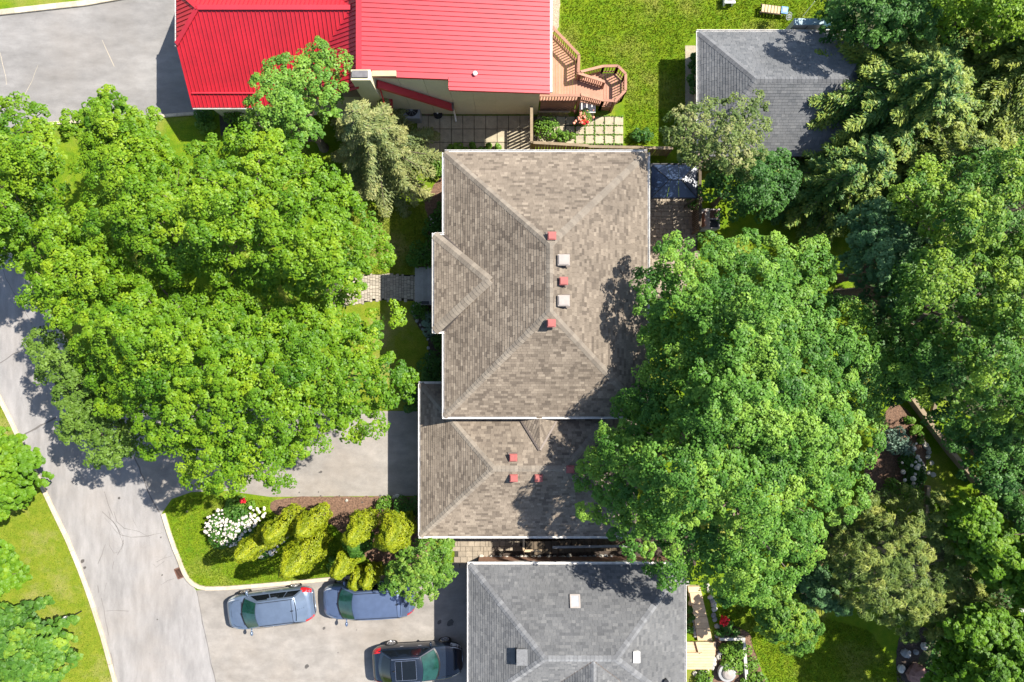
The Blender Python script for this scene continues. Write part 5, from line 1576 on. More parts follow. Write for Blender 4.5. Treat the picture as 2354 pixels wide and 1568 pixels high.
def broadleaf(name, label, poly, ze, zt, mat, base=None, pad=.52, sep=.60, leaf=.092, nb=13, lpb=34, group=None, cat='tree', holes=(), under=1.0, tint=.5, tvar=.14, rim=.45, trunk_r=.22, tries=60000, roll=.6, bark='bark', limbs=8, jitter=.38, aspect=.85, lean=.8, trunkname='trunk'):
    """a tree whose crown outline, seen from above, is poly; the rim stands at ze and the top at zt"""
    cu = sum(p[0] for p in poly) / len(poly); cv = sum(p[1] for p in poly) / len(poly)
    zm = (ze * 2 + zt) / 3
    if base is None:
        b = P(cu, cv, zm)
    else:
        b = P(base[0], base[1], 0)
    b = Vector((b.x, b.y, 0))
    root = empty(name, b, label, cat, group)
    ppm = 1 / (K * (H - zm))
    u, v, d = dart(poly, sep * ppm * pad / .52, tries, pad * .62 * ppm, holes)
    dm = max(d.max(), 1)
    q = np.clip(d / (dm * .9), 0, 1)
    wob = .5 * np.sin(u * .021 + v * .013 + cu) + .5 * np.sin(v * .027 - u * .011 + cv)
    z = ze + (zt - ze) * (1 - (1 - q) ** 1.7) + npr.normal(0, .32, len(u)) + wob * roll
    X = (u - 1177) * K * (H - z); Yc = (784 - v) * K * (H - z)
    pc = np.stack([X, Yc, z], 1)
    out = pc[:, :2] - np.array([b.x, b.y]); out /= np.maximum(.3, np.linalg.norm(out, axis=1, keepdims=True))
    pn = np.stack([out[:, 0] * (1 - q) * lean, out[:, 1] * (1 - q) * lean, np.ones(len(q))], 1) + npr.normal(0, .16, (len(q), 3))
    pr = pad * npr.uniform(.75, 1.35, len(q))
    pt = tint + npr.normal(0, tvar, len(q)) + wob * .06
    Cs = [foliage(pc, pn, pr, pt, nb, lpb, leaf, jitter=jitter)]
    if under > 0:                                  # inner and lower foliage, gives the crown depth
        k = npr.random(len(q)) < under
        pc2 = pc[k].copy(); q2 = q[k]
        f = .86
        pc2[:, 2] -= npr.uniform(.7, 1.7, k.sum())
        pc2[:, 0] = b.x + (pc2[:, 0] - b.x) * f + npr.normal(0, .2, k.sum()); pc2[:, 1] = b.y + (pc2[:, 1] - b.y) * f + npr.normal(0, .2, k.sum())
        pc2[:, 2] = np.maximum(pc2[:, 2], 1.0)
        Cs.append(foliage(pc2, pn[k], pr[k] * 1.1, pt[k] - .05, max(3, int(nb * .55)), int(lpb * .6), leaf * 1.45))
    C, N, S, T = [np.concatenate(x) for x in zip(*Cs)]
    leaf_object('crown', C, N, S, T, mat, root, aspect)
    m = MB()
    fork = Vector((b.x + rnd.uniform(-.2, .2), b.y + rnd.uniform(-.2, .2), ze * .45))
    m.tube([b + Vector((0, 0, -.1)), b + Vector((0, 0, .25)), (b + fork) / 2 + Vector((.05, .04, 0)), fork], [trunk_r * 1.5, trunk_r * 1.1, trunk_r * .95, trunk_r * .85], 9)
    m.build(trunkname, M[bark], root)
    m = MB()
    if len(pc) > 3:
        idx = npr.choice(len(pc), min(limbs, len(pc)), replace=False)
        for i in idx:
            t = pc[i] - np.array([0, 0, .25])
            pts = limb(m, fork - Vector((0, 0, rnd.uniform(0, .4))), t, trunk_r * .5, trunk_r * .10)
            for _ in range(2):
                j = int(np.argmin(np.linalg.norm(pc - np.array(pts[4]) + npr.normal(0, 1.2, 3), axis=1)))
                limb(m, pts[rnd.choice((2, 3, 4))], pc[j] - np.array([0, 0, .12]), trunk_r * .22, .015, .2, 4)
        m.build('limb', M[bark], root)
    return root

def spruce(name, label, base, h, R, mat, nw=13, nbr=9, droop=.25, zlow=.6, spray=.30, width=.30, group=None, lean=(0, 0), density=1.0, power=.9, tipgold=0.0, up=0.0):
    b = P(base[0], base[1], 0)
    root = empty(name, b, label, 'tree', group)
    Cc = []; Dd = []; Nn = []; Tt = []; Ll = []; Ww = []
    br = MB()
    for w in range(nw):
        f = w / (nw - 1.0)
        z = zlow + (h - zlow) * f ** 1.05
        r = R * (1 - f) ** power * rnd.uniform(.88, 1.1) + .12
        k = max(4, int(nbr * (1 - f * .55)))
        ph0 = rnd.uniform(0, 6.28)
        for i in range(k):
            ph = ph0 + 2 * PI * i / k + rnd.uniform(-.2, .2)
            L = r * rnd.uniform(.72, 1.14)
            dr = Vector((math.cos(ph), math.sin(ph), 0)); sd = Vector((-dr.y, dr.x, 0))
            o = Vector((b.x + lean[0] * f, b.y + lean[1] * f, z))
            npt = int(max(6, L * 75 * density))
            bt = .48 + rnd.gauss(0, .13)
            t = npr.random(npt) ** .75
            wd = width * L ** .75 * np.sin(np.clip(t, 0.03, 1) ** .85 * PI * .93) ** .8 + .05
            s = npr.normal(0, .5, npt).clip(-1, 1) * wd
            zz = up * L * t - droop * L * t ** 1.7 + npr.normal(0, .045, npt) - np.abs(s) * .35
            c = np.array(o)[None] + np.outer(t * L, dr) + np.outer(s, sd); c[:, 2] += zz
            c[:, :2] += npr.normal(0, .03, (npt, 2))
            dd = np.outer(np.full(npt, 1.0), dr) * .75 + np.outer(np.sign(s) * .75, sd) + npr.normal(0, .22, (npt, 3)); dd[:, 2] -= .15
            nn = np.array([0, 0, 1.0]) + np.outer(s / np.maximum(wd, .05) * .8, sd) + npr.normal(0, .35, (npt, 3))
            Cc.append(c); Dd.append(dd); Nn.append(nn)
            Tt.append(bt + .05 + npr.normal(0, .12, npt) + tipgold * (t > .75) * npr.random(npt) + .12 * (t - .5))
            Ll.append(spray * npr.uniform(.7, 1.3, npt)); Ww.append(spray * .40 * npr.uniform(.7, 1.3, npt))
            if i % 2 == 0: br.tube([o, o + dr * L * .5 + Vector((0, 0, (up - droop * .3) * L * .5)), o + dr * L * .9 + Vector((0, 0, up * L * .9 - droop * L * .85))], [.03, .02, .008], 4, cap=False)
    blade_object('crown', np.concatenate(Cc), np.concatenate(Dd), np.concatenate(Nn), np.concatenate(Ll), np.concatenate(Ww), np.concatenate(Tt), mat, root)
    m = MB(); m.tube([b + Vector((0, 0, -.1)), b + Vector((lean[0] * .5, lean[1] * .5, h * .5)), b + Vector((lean[0], lean[1], h))], [.20, .12, .02], 8)
    m.build('trunk', M['bark'], root)
    br.build('branch', M['bark'], root)['kind'] = 'stuff'
    return root

def pine(name, label, base, h, R, mat, n=210, tuft=.42, blades=46, group=None, flat=.75, spread=1.0):
    """pine: needle tufts at the ends of open, bent branches"""
    b = P(base[0], base[1], 0)
    root = empty(name, b, label, 'tree', group)
    m = MB()
    m.tube([b + Vector((0, 0, -.1)), b + Vector((.1, .05, h * .5)), b + Vector((0, 0, h * .97))], [.20, .13, .03], 8); m.build('trunk', M['bark_pale'], root)
    br = MB(); cs = []
    for i in range(n):
        f = rnd.random() ** .7
        z = h * (.35 + .62 * f); r = R * (1 - ((z / h - .35) / .68) ** 1.6) * math.sqrt(rnd.uniform(.08, 1)) * spread
        ph = rnd.uniform(0, 2 * PI)
        p = Vector((b.x + r * math.cos(ph), b.y + r * math.sin(ph), z + rnd.uniform(-.2, .2)))
        cs.append(p)
        if i % 5 == 0: limb(br, (b.x, b.y, max(1.0, z - r * .35)), p, .05, .012, .15, 5)
    br.build('branch', M['bark_pale'], root)['kind'] = 'stuff'
    c = np.array([list(p) for p in cs]); nb = len(c)
    d = npr.normal(size=(nb, blades, 3)); d[..., 2] = np.abs(d[..., 2]) * .8 - .1; d /= np.linalg.norm(d, axis=2, keepdims=True)
    ln = tuft * npr.uniform(.6, 1.15, (nb, blades))
    pos = c[:, None] + d * ln[..., None] * .55
    nn = np.cross(d, npr.normal(size=(nb, blades, 3))) + np.array([0, 0, .8])
    tt = np.repeat(.45 + npr.normal(0, .17, (nb, 1)), blades, 1) + npr.normal(0, .1, (nb, blades))
    blade_object('crown', pos.reshape(-1, 3), d.reshape(-1, 3), nn.reshape(-1, 3), ln.reshape(-1) * .9, np.full(nb * blades, .034), tt.reshape(-1), mat, root)
    return root

def column(name, label, base, h, r, mat, n=7000, leaf=.085, group=None, cat='tree', lean=(0, 0), lumps=9):
    """clipped cypress column: a spindle of fine upright sprays"""
    b = P(base[0], base[1], 0)
    root = empty(name, b, label, cat, group)
    f = npr.random(n) ** .8; ph = npr.uniform(0, 2 * PI, n)
    prof = np.minimum(1, .62 + 1.1 * f) * np.sqrt(np.clip(1 - f ** 3.2, 0, 1))
    k1, k2 = rnd.uniform(0, 6), rnd.uniform(0, 6)
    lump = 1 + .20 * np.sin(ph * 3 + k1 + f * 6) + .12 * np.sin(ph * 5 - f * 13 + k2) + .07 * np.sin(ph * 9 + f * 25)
    rr = r * prof * lump * npr.uniform(.86, 1.04, n)
    c = np.stack([b.x + rr * np.cos(ph) + lean[0] * f, b.y + rr * np.sin(ph) + lean[1] * f, h * f + .05], 1)
    nn = np.stack([np.cos(ph), np.sin(ph), .35 + f * .8], 1) + npr.normal(0, .45, (n, 3))
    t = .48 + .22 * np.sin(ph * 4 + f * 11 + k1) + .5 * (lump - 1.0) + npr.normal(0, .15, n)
    leaf_object('crown', c, nn, leaf * npr.uniform(.7, 1.4, n), t, mat, root, .6)
    m = MB(); m.tube([b + Vector((0, 0, -.1)), b + Vector((lean[0] * .8, lean[1] * .8, h * .85))], [.09, .03], 7); m.build('trunk', M['bark'], root)
    return root

def shrub(name, label, centre, rx, ry, h, mat, leaf=.10, n=None, rot=0.0, group=None, cat='shrub', lobes=7, tint=.5, zb=.0, stems=True):
    """rounded garden shrub: lobes of leaves on short stems"""
    b = P(centre[0], centre[1], zb)
    root = empty(name, b, label, cat, group)
    cr, sr = math.cos(rot), math.sin(rot)
    L = []
    for i in range(lobes):
        a = 2 * PI * i / max(1, lobes - 1) + rnd.uniform(-.3, .3); q = rnd.uniform(.45, .68) if i else 0
        x, y = rx * q * math.cos(a), ry * q * math.sin(a)
        L.append((b.x + x * cr - y * sr, b.y + x * sr + y * cr, zb + h * (.62 - .25 * q)))
    pc = np.array(L); k = len(pc)
    pr = np.array([min(rx, ry) * rnd.uniform(.42, .6) for _ in L])
    if n is None: n = int(rx * ry * PI * 2.6 / (leaf * leaf * .36))
    per = max(20, n // k)
    d = npr.normal(size=(k, per, 3)); d[..., 2] = np.abs(d[..., 2]) - .25; d /= np.linalg.norm(d, axis=2, keepdims=True)
    sc = np.stack([pr, pr, np.full(k, h * .5)], 1)
    c = pc[:, None] + d * sc[:, None] * npr.uniform(.78, 1.06, (k, per, 1))
    c[..., 2] = np.maximum(c[..., 2], zb + .03)
    nn = d * .8 + np.array([0, 0, .5]) + npr.normal(0, .4, (k, per, 3))
    t = tint + npr.normal(0, .10, (k, 1)) + npr.normal(0, .14, (k, per))
    leaf_object('foliage', c.reshape(-1, 3), nn.reshape(-1, 3), leaf * npr.uniform(.7, 1.35, k * per), t.reshape(-1), mat, root)
    if stems:
        m = MB()
        for p in L[:6]: m.tube([(b.x, b.y, zb - .02), ((b.x + p[0]) / 2, (b.y + p[1]) / 2, zb + h * .3), (p[0], p[1], p[2])], [.025, .018, .008], 5, cap=False)
        m.build('stem', M['bark'], root)
    return root

def blossoms(parent, pts, r, mat, name='flower_head'):
    """flower heads as separate objects sharing a few meshes"""
    ms = []
    for k in range(3):
        m = MB(); m.ellip((0, 0, 0), (r, r, r * .75), 8, 5, jit=.22); ms.append(m.mesh(name, mat))
    for p in pts:
        s = rnd.uniform(.55, 1.4)
        inst(name, rnd.choice(ms), parent, Matrix.Translation(p) @ Matrix.Rotation(rnd.uniform(0, 6), 4, 'Z') @ Matrix.Diagonal((s, s * rnd.uniform(.85, 1.1), s, 1)))

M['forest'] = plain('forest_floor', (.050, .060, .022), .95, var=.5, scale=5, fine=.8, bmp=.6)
# ------------------------------------------------------------------ the broad maples on the left
broadleaf('maple_tree', 'large lime-green maple crown, upper of the two big ones on the left',
          [(200, 330), (240, 300), (330, 310), (420, 370), (450, 335), (480, 312), (560, 300), (640, 310), (692, 340), (700, 372), (790, 380), (802, 450), (855, 485), (870, 520), (912, 570), (880, 612), (845, 640), (862, 662), (810, 682), (760, 705), (700, 690), (640, 695), (590, 672), (520, 690), (470, 672), (380, 640), (300, 620), (180, 600), (165, 500), (215, 440), (190, 385)],
          6.6, 10.4, M['leaf_left'], base=(560, 560), holes=[[(395, 615), (470, 618), (500, 665), (450, 668)], [(380, 420), (420, 425), (425, 450), (385, 450)], [(590, 665), (640, 660), (700, 690), (640, 700)]], trunk_r=.32, limbs=9, tint=.52)
broadleaf('maple_tree', 'largest lime-green maple crown on the left, hanging over the house driveway',
          [(200, 655), (300, 632), (385, 645), (470, 680), (585, 700), (700, 700), (775, 690), (825, 765), (880, 722), (908, 708), (912, 735), (880, 760), (885, 800), (940, 840), (962, 862), (940, 905), (920, 945), (865, 960), (872, 995), (835, 985), (800, 1022), (770, 985), (740, 1000), (720, 1040), (660, 1068), (652, 1108), (620, 1115), (580, 1090), (530, 1132), (490, 1130), (440, 1112), (412, 1080), (422, 1050), (330, 1055), (310, 985), (245, 950), (185, 850), (155, 760), (160, 695)],
          6.6, 10.6, M['leaf_left'], base=(560, 860), trunk_r=.34, limbs=9, tint=.5, holes=[[(540, 905), (600, 905), (610, 950), (560, 960)], [(470, 690), (520, 690), (520, 715), (480, 715)]])
broadleaf('maple_tree', 'darker olive-green maple at the road edge, leftmost and lowest of the left-hand group',
          [(68, 800), (90, 760), (115, 745), (180, 790), (215, 850), (255, 930), (300, 990), (335, 1045), (300, 1030), (275, 1062), (248, 1078), (205, 1058), (195, 1030), (160, 1020), (130, 1010), (138, 985), (122, 940), (125, 905), (95, 870), (80, 830)],
          4.6, 6.4, M['leaf_left2'], base=(250, 900), trunk_r=.16, limbs=9, tint=.55)
broadleaf('maple_tree', 'yellowish maple crown beside the road, left of the two big lime-green ones',
          [(38, 565), (70, 520), (115, 490), (170, 500), (200, 560), (300, 600), (385, 645), (300, 680), (200, 700), (150, 740), (110, 720), (60, 680), (45, 630)],
          6.2, 8.6, M['leaf_left'], base=(240, 640), trunk_r=.2, limbs=9, tint=.62)
broadleaf('maple_tree', 'lime-green maple cut by the left edge of the picture, above the road',
          [(-120, 230), (-40, 215), (20, 250), (40, 222), (55, 225), (58, 275), (80, 250), (105, 240), (100, 275), (130, 300), (145, 345), (130, 400), (150, 440), (110, 480), (95, 520), (45, 560), (30, 598), (-20, 605), (-120, 600)],
          6.0, 8.8, M['leaf_left'], base=(20, 440), trunk_r=.25, limbs=10, tint=.5)
broadleaf('maple_tree', 'small lime-green maple reaching over the lower edge of the grey driveway court',
          [(135, 268), (160, 258), (190, 262), (215, 235), (232, 206), (280, 204), (286, 235), (270, 260), (310, 248), (325, 262), (350, 248), (360, 262), (340, 300), (368, 330), (400, 330), (400, 380), (345, 400), (290, 360), (240, 335), (215, 400), (190, 330), (150, 300)],
          5.8, 7.4, M['leaf_left'], base=(300, 370), trunk_r=.16, limbs=8, tint=.55, pad=.38)
broadleaf('maple_tree', 'green maple leaning over the wing of the red metal roof',
          [(566, 190), (600, 168), (602, 142), (640, 150), (662, 113), (700, 125), (705, 103), (738, 99), (762, 118), (792, 128), (797, 172), (775, 190), (790, 212), (765, 232), (735, 245), (725, 290), (700, 330), (630, 325), (585, 300), (548, 262), (572, 235)],
          5.4, 7.6, M['leaf_right'], base=(745, 340), trunk_r=.2, limbs=9, tint=.62)
# ------------------------------------------------------------------ right-hand broadleaf trees
RT = TREE_R
broadleaf('maple_tree', 'biggest deep green maple crown, overhanging the east side of the brown shingled roof', RT, 6.1, 10.6, M['leaf_right'], base=(1640, 930), trunk_r=.4, limbs=7, tint=.5, tvar=.22, tries=90000, sep=.58,
          holes=[[(1610, 900), (1650, 880), (1660, 930)], [(1560, 1060), (1600, 1050), (1600, 1085), (1565, 1085)], [(1700, 1110), (1760, 1120), (1740, 1150)], [(1480, 1120), (1530, 1130), (1510, 1180)]], roll=.8)
broadleaf('birch_tree', 'feathery tan-green birch in front of the slate-roofed garage',
          [(1538, 268), (1590, 238), (1640, 222), (1700, 232), (1745, 213), (1762, 238), (1735, 262), (1765, 290), (1742, 335), (1765, 352), (1740, 372), (1720, 412), (1690, 405), (1655, 385), (1600, 378), (1548, 372), (1560, 340), (1536, 320)],
          4.6, 6.6, M['leaf_birch'], base=(1590, 370), trunk_r=.12, pad=.36, leaf=.105, nb=9, lpb=14, sep=.56, limbs=6, bark='bark_pale', tint=.5, tvar=.2, aspect=.6)
broadleaf('understory_tree', 'dark green tree in the shade between the navy gazebo roof and the spruces',
          [(1632, 392), (1665, 380), (1700, 395), (1760, 330), (1820, 380), (1810, 450), (1765, 500), (1720, 485), (1690, 485), (1658, 455), (1630, 425)], 3.2, 4.8, M['leaf_dark'], base=(1640, 470), trunk_r=.12, limbs=7, tint=.5)
broadleaf('linden_tree', 'grey-green tree in the shaded middle of the right-hand wood',
          [(1958, 480), (2000, 465), (2060, 470), (2120, 500), (2160, 560), (2140, 640), (2110, 720), (2060, 760), (2040, 700), (2020, 660), (1985, 640), (1960, 570)], 5.0, 7.4, M['leaf_grey'], base=(1930, 640), trunk_r=.2, limbs=10, tint=.45, tvar=.2, pad=.38)
broadleaf('linden_tree', 'yellow-green tree at the right edge with a wide crown above the timber wall',
          [(2080, 600), (2140, 575), (2200, 560), (2260, 590), (2354, 560), (2600, 560), (2600, 1010), (2354, 1000), (2260, 1000), (2200, 960), (2120, 930), (2050, 880), (2050, 820), (2110, 780), (2060, 720)], 7.0, 11.0, M['leaf_mixed'], base=(1930, 680), trunk_r=.32, limbs=7, tint=.6, tvar=.25, sep=.62, holes=[[(2090, 690), (2180, 690), (2150, 740), (2080, 740)], [(2200, 800), (2260, 800), (2240, 850)]], roll=1.0)
broadleaf('linden_tree', 'bright-tipped tree at the right edge, just below the spruces',
          [(2060, 440), (2120, 380), (2190, 390), (2260, 350), (2354, 330), (2470, 330), (2470, 590), (2354, 590), (2260, 600), (2190, 570), (2130, 540)], 7.0, 10.2, M['leaf_mixed'], trunk_r=.25, limbs=7, tint=.62, tvar=.25, sep=.62, roll=.9)
broadleaf('linden_tree', 'shaded green tree at the right edge below the timber wall',
          [(2150, 960), (2220, 960), (2300, 1000), (2790, 850), (2790, 1240), (2354, 1200), (2290, 1150), (2230, 1120), (2260, 1060), (2200, 1020)], 5.2, 6.4, M['leaf_dark'], trunk_r=.22, limbs=10, tint=.62, tvar=.22, sep=.6)
broadleaf('linden_tree', 'shaded dark tree under the yellow-green crown, above the timber wall',
          [(2010, 760), (2080, 780), (2160, 850), (2200, 900), (2140, 925), (2090, 905), (2040, 920), (2030, 860)], 4.4, 6.2, M['leaf_dark'], trunk_r=.16, limbs=8, tint=.5)
broadleaf('linden_tree', 'brightest lime tree in the top right corner of the picture',
          [(2200, -90), (2480, -90), (2480, 90), (2354, 100), (2300, 70), (2230, 60), (2140, 30), (2130, -60)], 4.8, 7.4, M['leaf_bright'], trunk_r=.16, limbs=6, tint=.75, sep=.6)
broadleaf('linden_tree', 'deep green tree at the top edge, right of the tall storage cabinet',
          [(1890, -60), (2150, -90), (2210, 20), (2180, 100), (2120, 140), (2090, 90), (2030, 120), (1985, 100), (1950, 80), (1915, 60), (1900, 20)], 3.4, 6.0, M['leaf_dark'], trunk_r=.18, limbs=7, tint=.6, tvar=.2)
broadleaf('ash_tree', 'bright green tree at the right edge, right of the olive pine',
          [(2200, 1165), (2260, 1150), (2320, 1220), (2560, 1220), (2560, 1420), (2354, 1400), (2320, 1370), (2270, 1330), (2230, 1270), (2190, 1230)], 4.6, 6.6, M['leaf_bright'], trunk_r=.15, limbs=9, tint=.45, tvar=.2, pad=.34, sep=.56, leaf=.12)
broadleaf('ash_tree', 'bright green tree filling the bottom right corner, over the reddish boulders',
          [(2190, 1440), (2260, 1400), (2354, 1420), (2470, 1440), (2470, 1660), (2160, 1660), (2180, 1560), (2210, 1500)], 4.2, 6.4, M['leaf_bright'], trunk_r=.18, limbs=9, tint=.42, tvar=.22, pad=.34, sep=.58, leaf=.12)
broadleaf('understory_tree', 'small bright green tree between the biggest maple and the sunny back lawn',
          [(1742, 1385), (1790, 1372), (1840, 1395), (1888, 1425), (1880, 1470), (1850, 1492), (1800, 1498), (1770, 1470), (1748, 1430)], 3.2, 4.4, M['leaf_mixed'], base=(1765, 1375), trunk_r=.1, limbs=6, tint=.6, pad=.34)
broadleaf('understory_tree', 'dark leafy shrub tree under the edge of the olive pine',
          [(1830, 1330), (1880, 1310), (1930, 1340), (1960, 1390), (1925, 1412), (1890, 1400), (1850, 1385)], 1.6, 2.4, M['leaf_grey'], base=(1880, 1345), trunk_r=.07, limbs=5, tint=.4, pad=.28, leaf=.1)
# left edge, across the road
broadleaf('verge_tree', 'bright green bush tree, uppermost of the three across the road',
          [(-90, 960), (0, 1000), (25, 1012), (50, 1035), (75, 1045), (72, 1075), (62, 1100), (45, 1110), (55, 1140), (40, 1172), (15, 1180), (-90, 1190)], 3.4, 4.6, M['leaf_bright'], base=(50, 1075), trunk_r=.1, limbs=7, tint=.5, pad=.34, leaf=.12)
broadleaf('verge_tree', 'small piece of green tree, middle one of three across the road',
          [(-90, 1240), (0, 1255), (18, 1262), (15, 1290), (45, 1322), (30, 1345), (0, 1362), (-90, 1380)], 3.4, 4.4, M['leaf_bright'], base=(10, 1290), trunk_r=.1, limbs=5, tint=.48, pad=.34, leaf=.12)
broadleaf('verge_tree', 'darker green bush tree in the bottom left corner beside the white globe lamp',
          [(-60, 1390), (18, 1395), (55, 1402), (60, 1420), (85, 1436), (140, 1455), (142, 1475), (130, 1500), (142, 1540), (120, 1568), (110, 1640), (-60, 1640)], 3.2, 4.8, M['leaf_mixed'], base=(100, 1465), trunk_r=.12, limbs=8, tint=.5, pad=.36, leaf=.13)

# ------------------------------------------------------------------ conifers
spruce('spruce_tree', 'tan-tipped blue-green spruce at the north-west corner of the brown-roofed house', (888, 368), 8.2, 3.25, M['needle_tan'], nw=13, nbr=11, droop=.34, density=3.2, width=.22, spray=.15, tipgold=.26)
GS = 'dark spruces in the upper right'
spruce('spruce_tree', 'dark green spruce with branches reaching over the slate-roofed garage', (1900, 425), 6.0, 3.2, M['needle_dark'], nw=14, nbr=13, droop=.30, up=.14, density=2.0, spray=.19, tipgold=.35, group=GS, width=.18, zlow=1.6)
spruce('spruce_tree', 'golden-green spruce with yellow tips in the upper right corner', (2190, 215), 7.0, 5.0, M['needle_gold'], nw=17, nbr=15, droop=.30, up=.18, density=2.6, spray=.18, tipgold=.25, group=GS, width=.17, zlow=2.6)
spruce('spruce_tree', 'spruce with yellow-green tips, just below the golden-green one at the right', (2070, 420), 7.0, 3.8, M['needle_gold'], nw=14, nbr=13, droop=.30, up=.16, density=2.3, spray=.18, tipgold=.25, group=GS, width=.18, zlow=2.0)
spruce('spruce_tree', 'broad spruce with yellow-tipped upswept branches at the right end of the slate-grey roof', (1990, 290), 7.4, 5.1, M['needle_dark'], nw=16, nbr=15, droop=.22, up=.16, density=2.5, spray=.18, tipgold=.55, group=GS, width=.17, zlow=2.4)
spruce('spruce_tree', 'small dark spruce below the slate-roofed garage, lowest of the spruces', (1850, 455), 6.0, 2.6, M['needle_dark'], nw=12, nbr=12, droop=.3, up=.14, density=2.0, spray=.19, tipgold=.12, group=GS, width=.20)
broadleaf('pine_tree', 'olive-green pine with pale bare twigs at the lower right', [(1893, 1245), (1915, 1190), (1960, 1162), (2010, 1130), (2060, 1142), (2110, 1152), (2150, 1133), (2192, 1165), (2200, 1230), (2242, 1290), (2257, 1370), (2230, 1402), (2170, 1442), (2120, 1472), (2060, 1456), (2010, 1422), (1960, 1392), (1920, 1372), (1900, 1310)],
          2.4, 5.2, M['needle_pine'], base=(1960, 1240), pad=.40, sep=.60, leaf=.24, nb=9, lpb=30, aspect=.16, trunk_r=.16, limbs=12, bark='bark_pale', tint=.5, tvar=.2, under=.5, jitter=.7, roll=1.0, holes=[[(1960, 1250), (2010, 1240), (2000, 1270)], [(1940, 1330), (1990, 1330), (1970, 1360)], [(2040, 1300), (2080, 1310), (2050, 1330)]])
pine('pine_tree', 'loose olive pine branches in the bottom right corner, left of the bright tree', (2180, 1390), 4.8, 1.9, M['needle_pine'], n=190, tuft=.33, blades=64)

# ------------------------------------------------------------------ the planted island
GC = 'lime-yellow cypress columns on the kerbed island'
column('cypress_column', 'lime-yellow cypress column nearest the white hydrangea, lower left of the row', (636, 1212), 5.2, .55, M['cypress'], group=GC)
column('cypress_column', 'lime-yellow cypress column behind the white hydrangea, second from the left', (690, 1176), 5.0, .60, M['cypress'], group=GC)
column('cypress_column', 'lime-yellow cypress by the bark mulch, behind the tallest cypress column', (748, 1172), 4.6, .58, M['cypress'], group=GC)
column('cypress_column', 'tallest lime-yellow cypress column, leaning over the lawn above the hatchback', (742, 1228), 6.2, .74, M['cypress'], group=GC, n=9500)
column('cypress_column', 'lime-yellow cypress column right of the dark gap, beside the mulch', (852, 1182), 5.0, .60, M['cypress'], group=GC)
column('cypress_column', 'broadest lime-yellow cypress at the corner of the garage', (925, 1192), 4.6, .84, M['cypress'], group=GC, n=11000)
column('cypress_column', 'lime-yellow cypress column at the kerb, just right of the gap', (818, 1258), 4.4, .50, M['cypress'], group=GC)
column('cypress_column', 'short lime-yellow cypress touching the minivan windscreen, left one of the pair', (838, 1305), 2.9, .40, M['cypress'], group=GC, n=4500)
column('cypress_column', 'short lime-yellow cypress touching the minivan roof, right one of the pair', (866, 1300), 3.1, .42, M['cypress'], group=GC, n=4500)
broadleaf('dogwood_tree', 'fresh green multi-stemmed shrub hanging over the back of the minivan',
          [(930, 1265), (965, 1240), (1030, 1236), (1045, 1255), (1030, 1290), (1042, 1325), (1020, 1342), (1000, 1350), (998, 1372), (975, 1365), (968, 1398), (940, 1372), (912, 1362), (870, 1350), (890, 1320), (900, 1290)],
          2.3, 3.3, M['shrub_lime'], base=(960, 1290), trunk_r=.05, pad=.24, sep=.50, leaf=.085, nb=8, lpb=13, limbs=14, bark='bark_pale', tint=.5, tvar=.22, cat='shrub', roll=.55, under=.3)
column('dark_cypress', 'dark green cypress in the shade between the lime-yellow columns', (838, 1225), 3.0, .62, M['shrub'], cat='tree')
hy = shrub('hydrangea_bush', 'big round hydrangea covered in white flower heads on the island lawn', (545, 1205), 1.6, 1.0, 1.0, M['shrub'], rot=.15, lobes=9)
pts = []
for _ in range(900):
    u, v = rnd.uniform(462, 606), rnd.uniform(1165, 1264)
    if not in_poly(u, v, [(465, 1200), (480, 1180), (505, 1172), (520, 1195), (545, 1200), (565, 1170), (602, 1168), (605, 1185), (585, 1215), (560, 1225), (545, 1258), (520, 1262), (480, 1240), (462, 1222)]): continue
    if rnd.random() < .93 and pts and min((Vector(XY(u, v, .9)) - Vector(p[:2])).length for p in pts) < .135: continue
    p = XY(u, v, .95); d = math.hypot((u - 535) / 75, (v - 1212) / 50); pts.append((p[0], p[1], .98 - .35 * d * d + rnd.uniform(-.05, .06)))
blossoms(hy, [Vector(p) for p in pts[:150]], .085, M['petal_white'])
h2 = shrub('hydrangea_bush', 'small strip of white hydrangea flowers between the cypress columns', (618, 1262), .7, .35, .7, M['shrub'], rot=.6, lobes=6)
pts = []
for (ua, va, ub_, vb_, n_) in ((590, 1278, 628, 1262, 22), (632, 1252, 660, 1228, 14)):
    for i in range(n_):
        t = rnd.random(); pts.append(Vector((*XY(ua + (ub_ - ua) * t + rnd.uniform(-8, 8), va + (vb_ - va) * t + rnd.uniform(-8, 8), .6), .6 + rnd.uniform(-.1, .12))))
blossoms(h2, pts, .08, M['petal_white'])
rf = shrub('flowering_plant', 'leafy plant with one red bloom above the white hydrangea', (556, 1158), .9, .45, .45, M['shrub_lime'], rot=0, lobes=6)
blossoms(rf, [Vector((*XY(558 + dx, 1150 + dy, .5), .5)) for dx, dy in ((0, 0), (4, 3), (-3, 2), (2, -3))], .09, M['petal_red'])
shrub('island_shrub', 'deep green rounded shrub against the garage wall, at the end of the mulch', (942, 1165), .85, .7, 1.1, M['leaf_dark'], group=None)
shrub('island_shrub', 'pale leafy shrub on the mulch between the cypress tops, near the garage driveway', (885, 1155), .5, .4, .7, M['shrub_lime'])
shrub('island_shrub', 'bluish leafy plants in the dark gap between the lime-yellow columns', (800, 1285), .35, .75, .5, M['shrub'])
shrub('island_shrub', 'green leafy plants left of the dark gap, above the kerb', (770, 1295), .35, .55, .5, M['shrub_lime'])
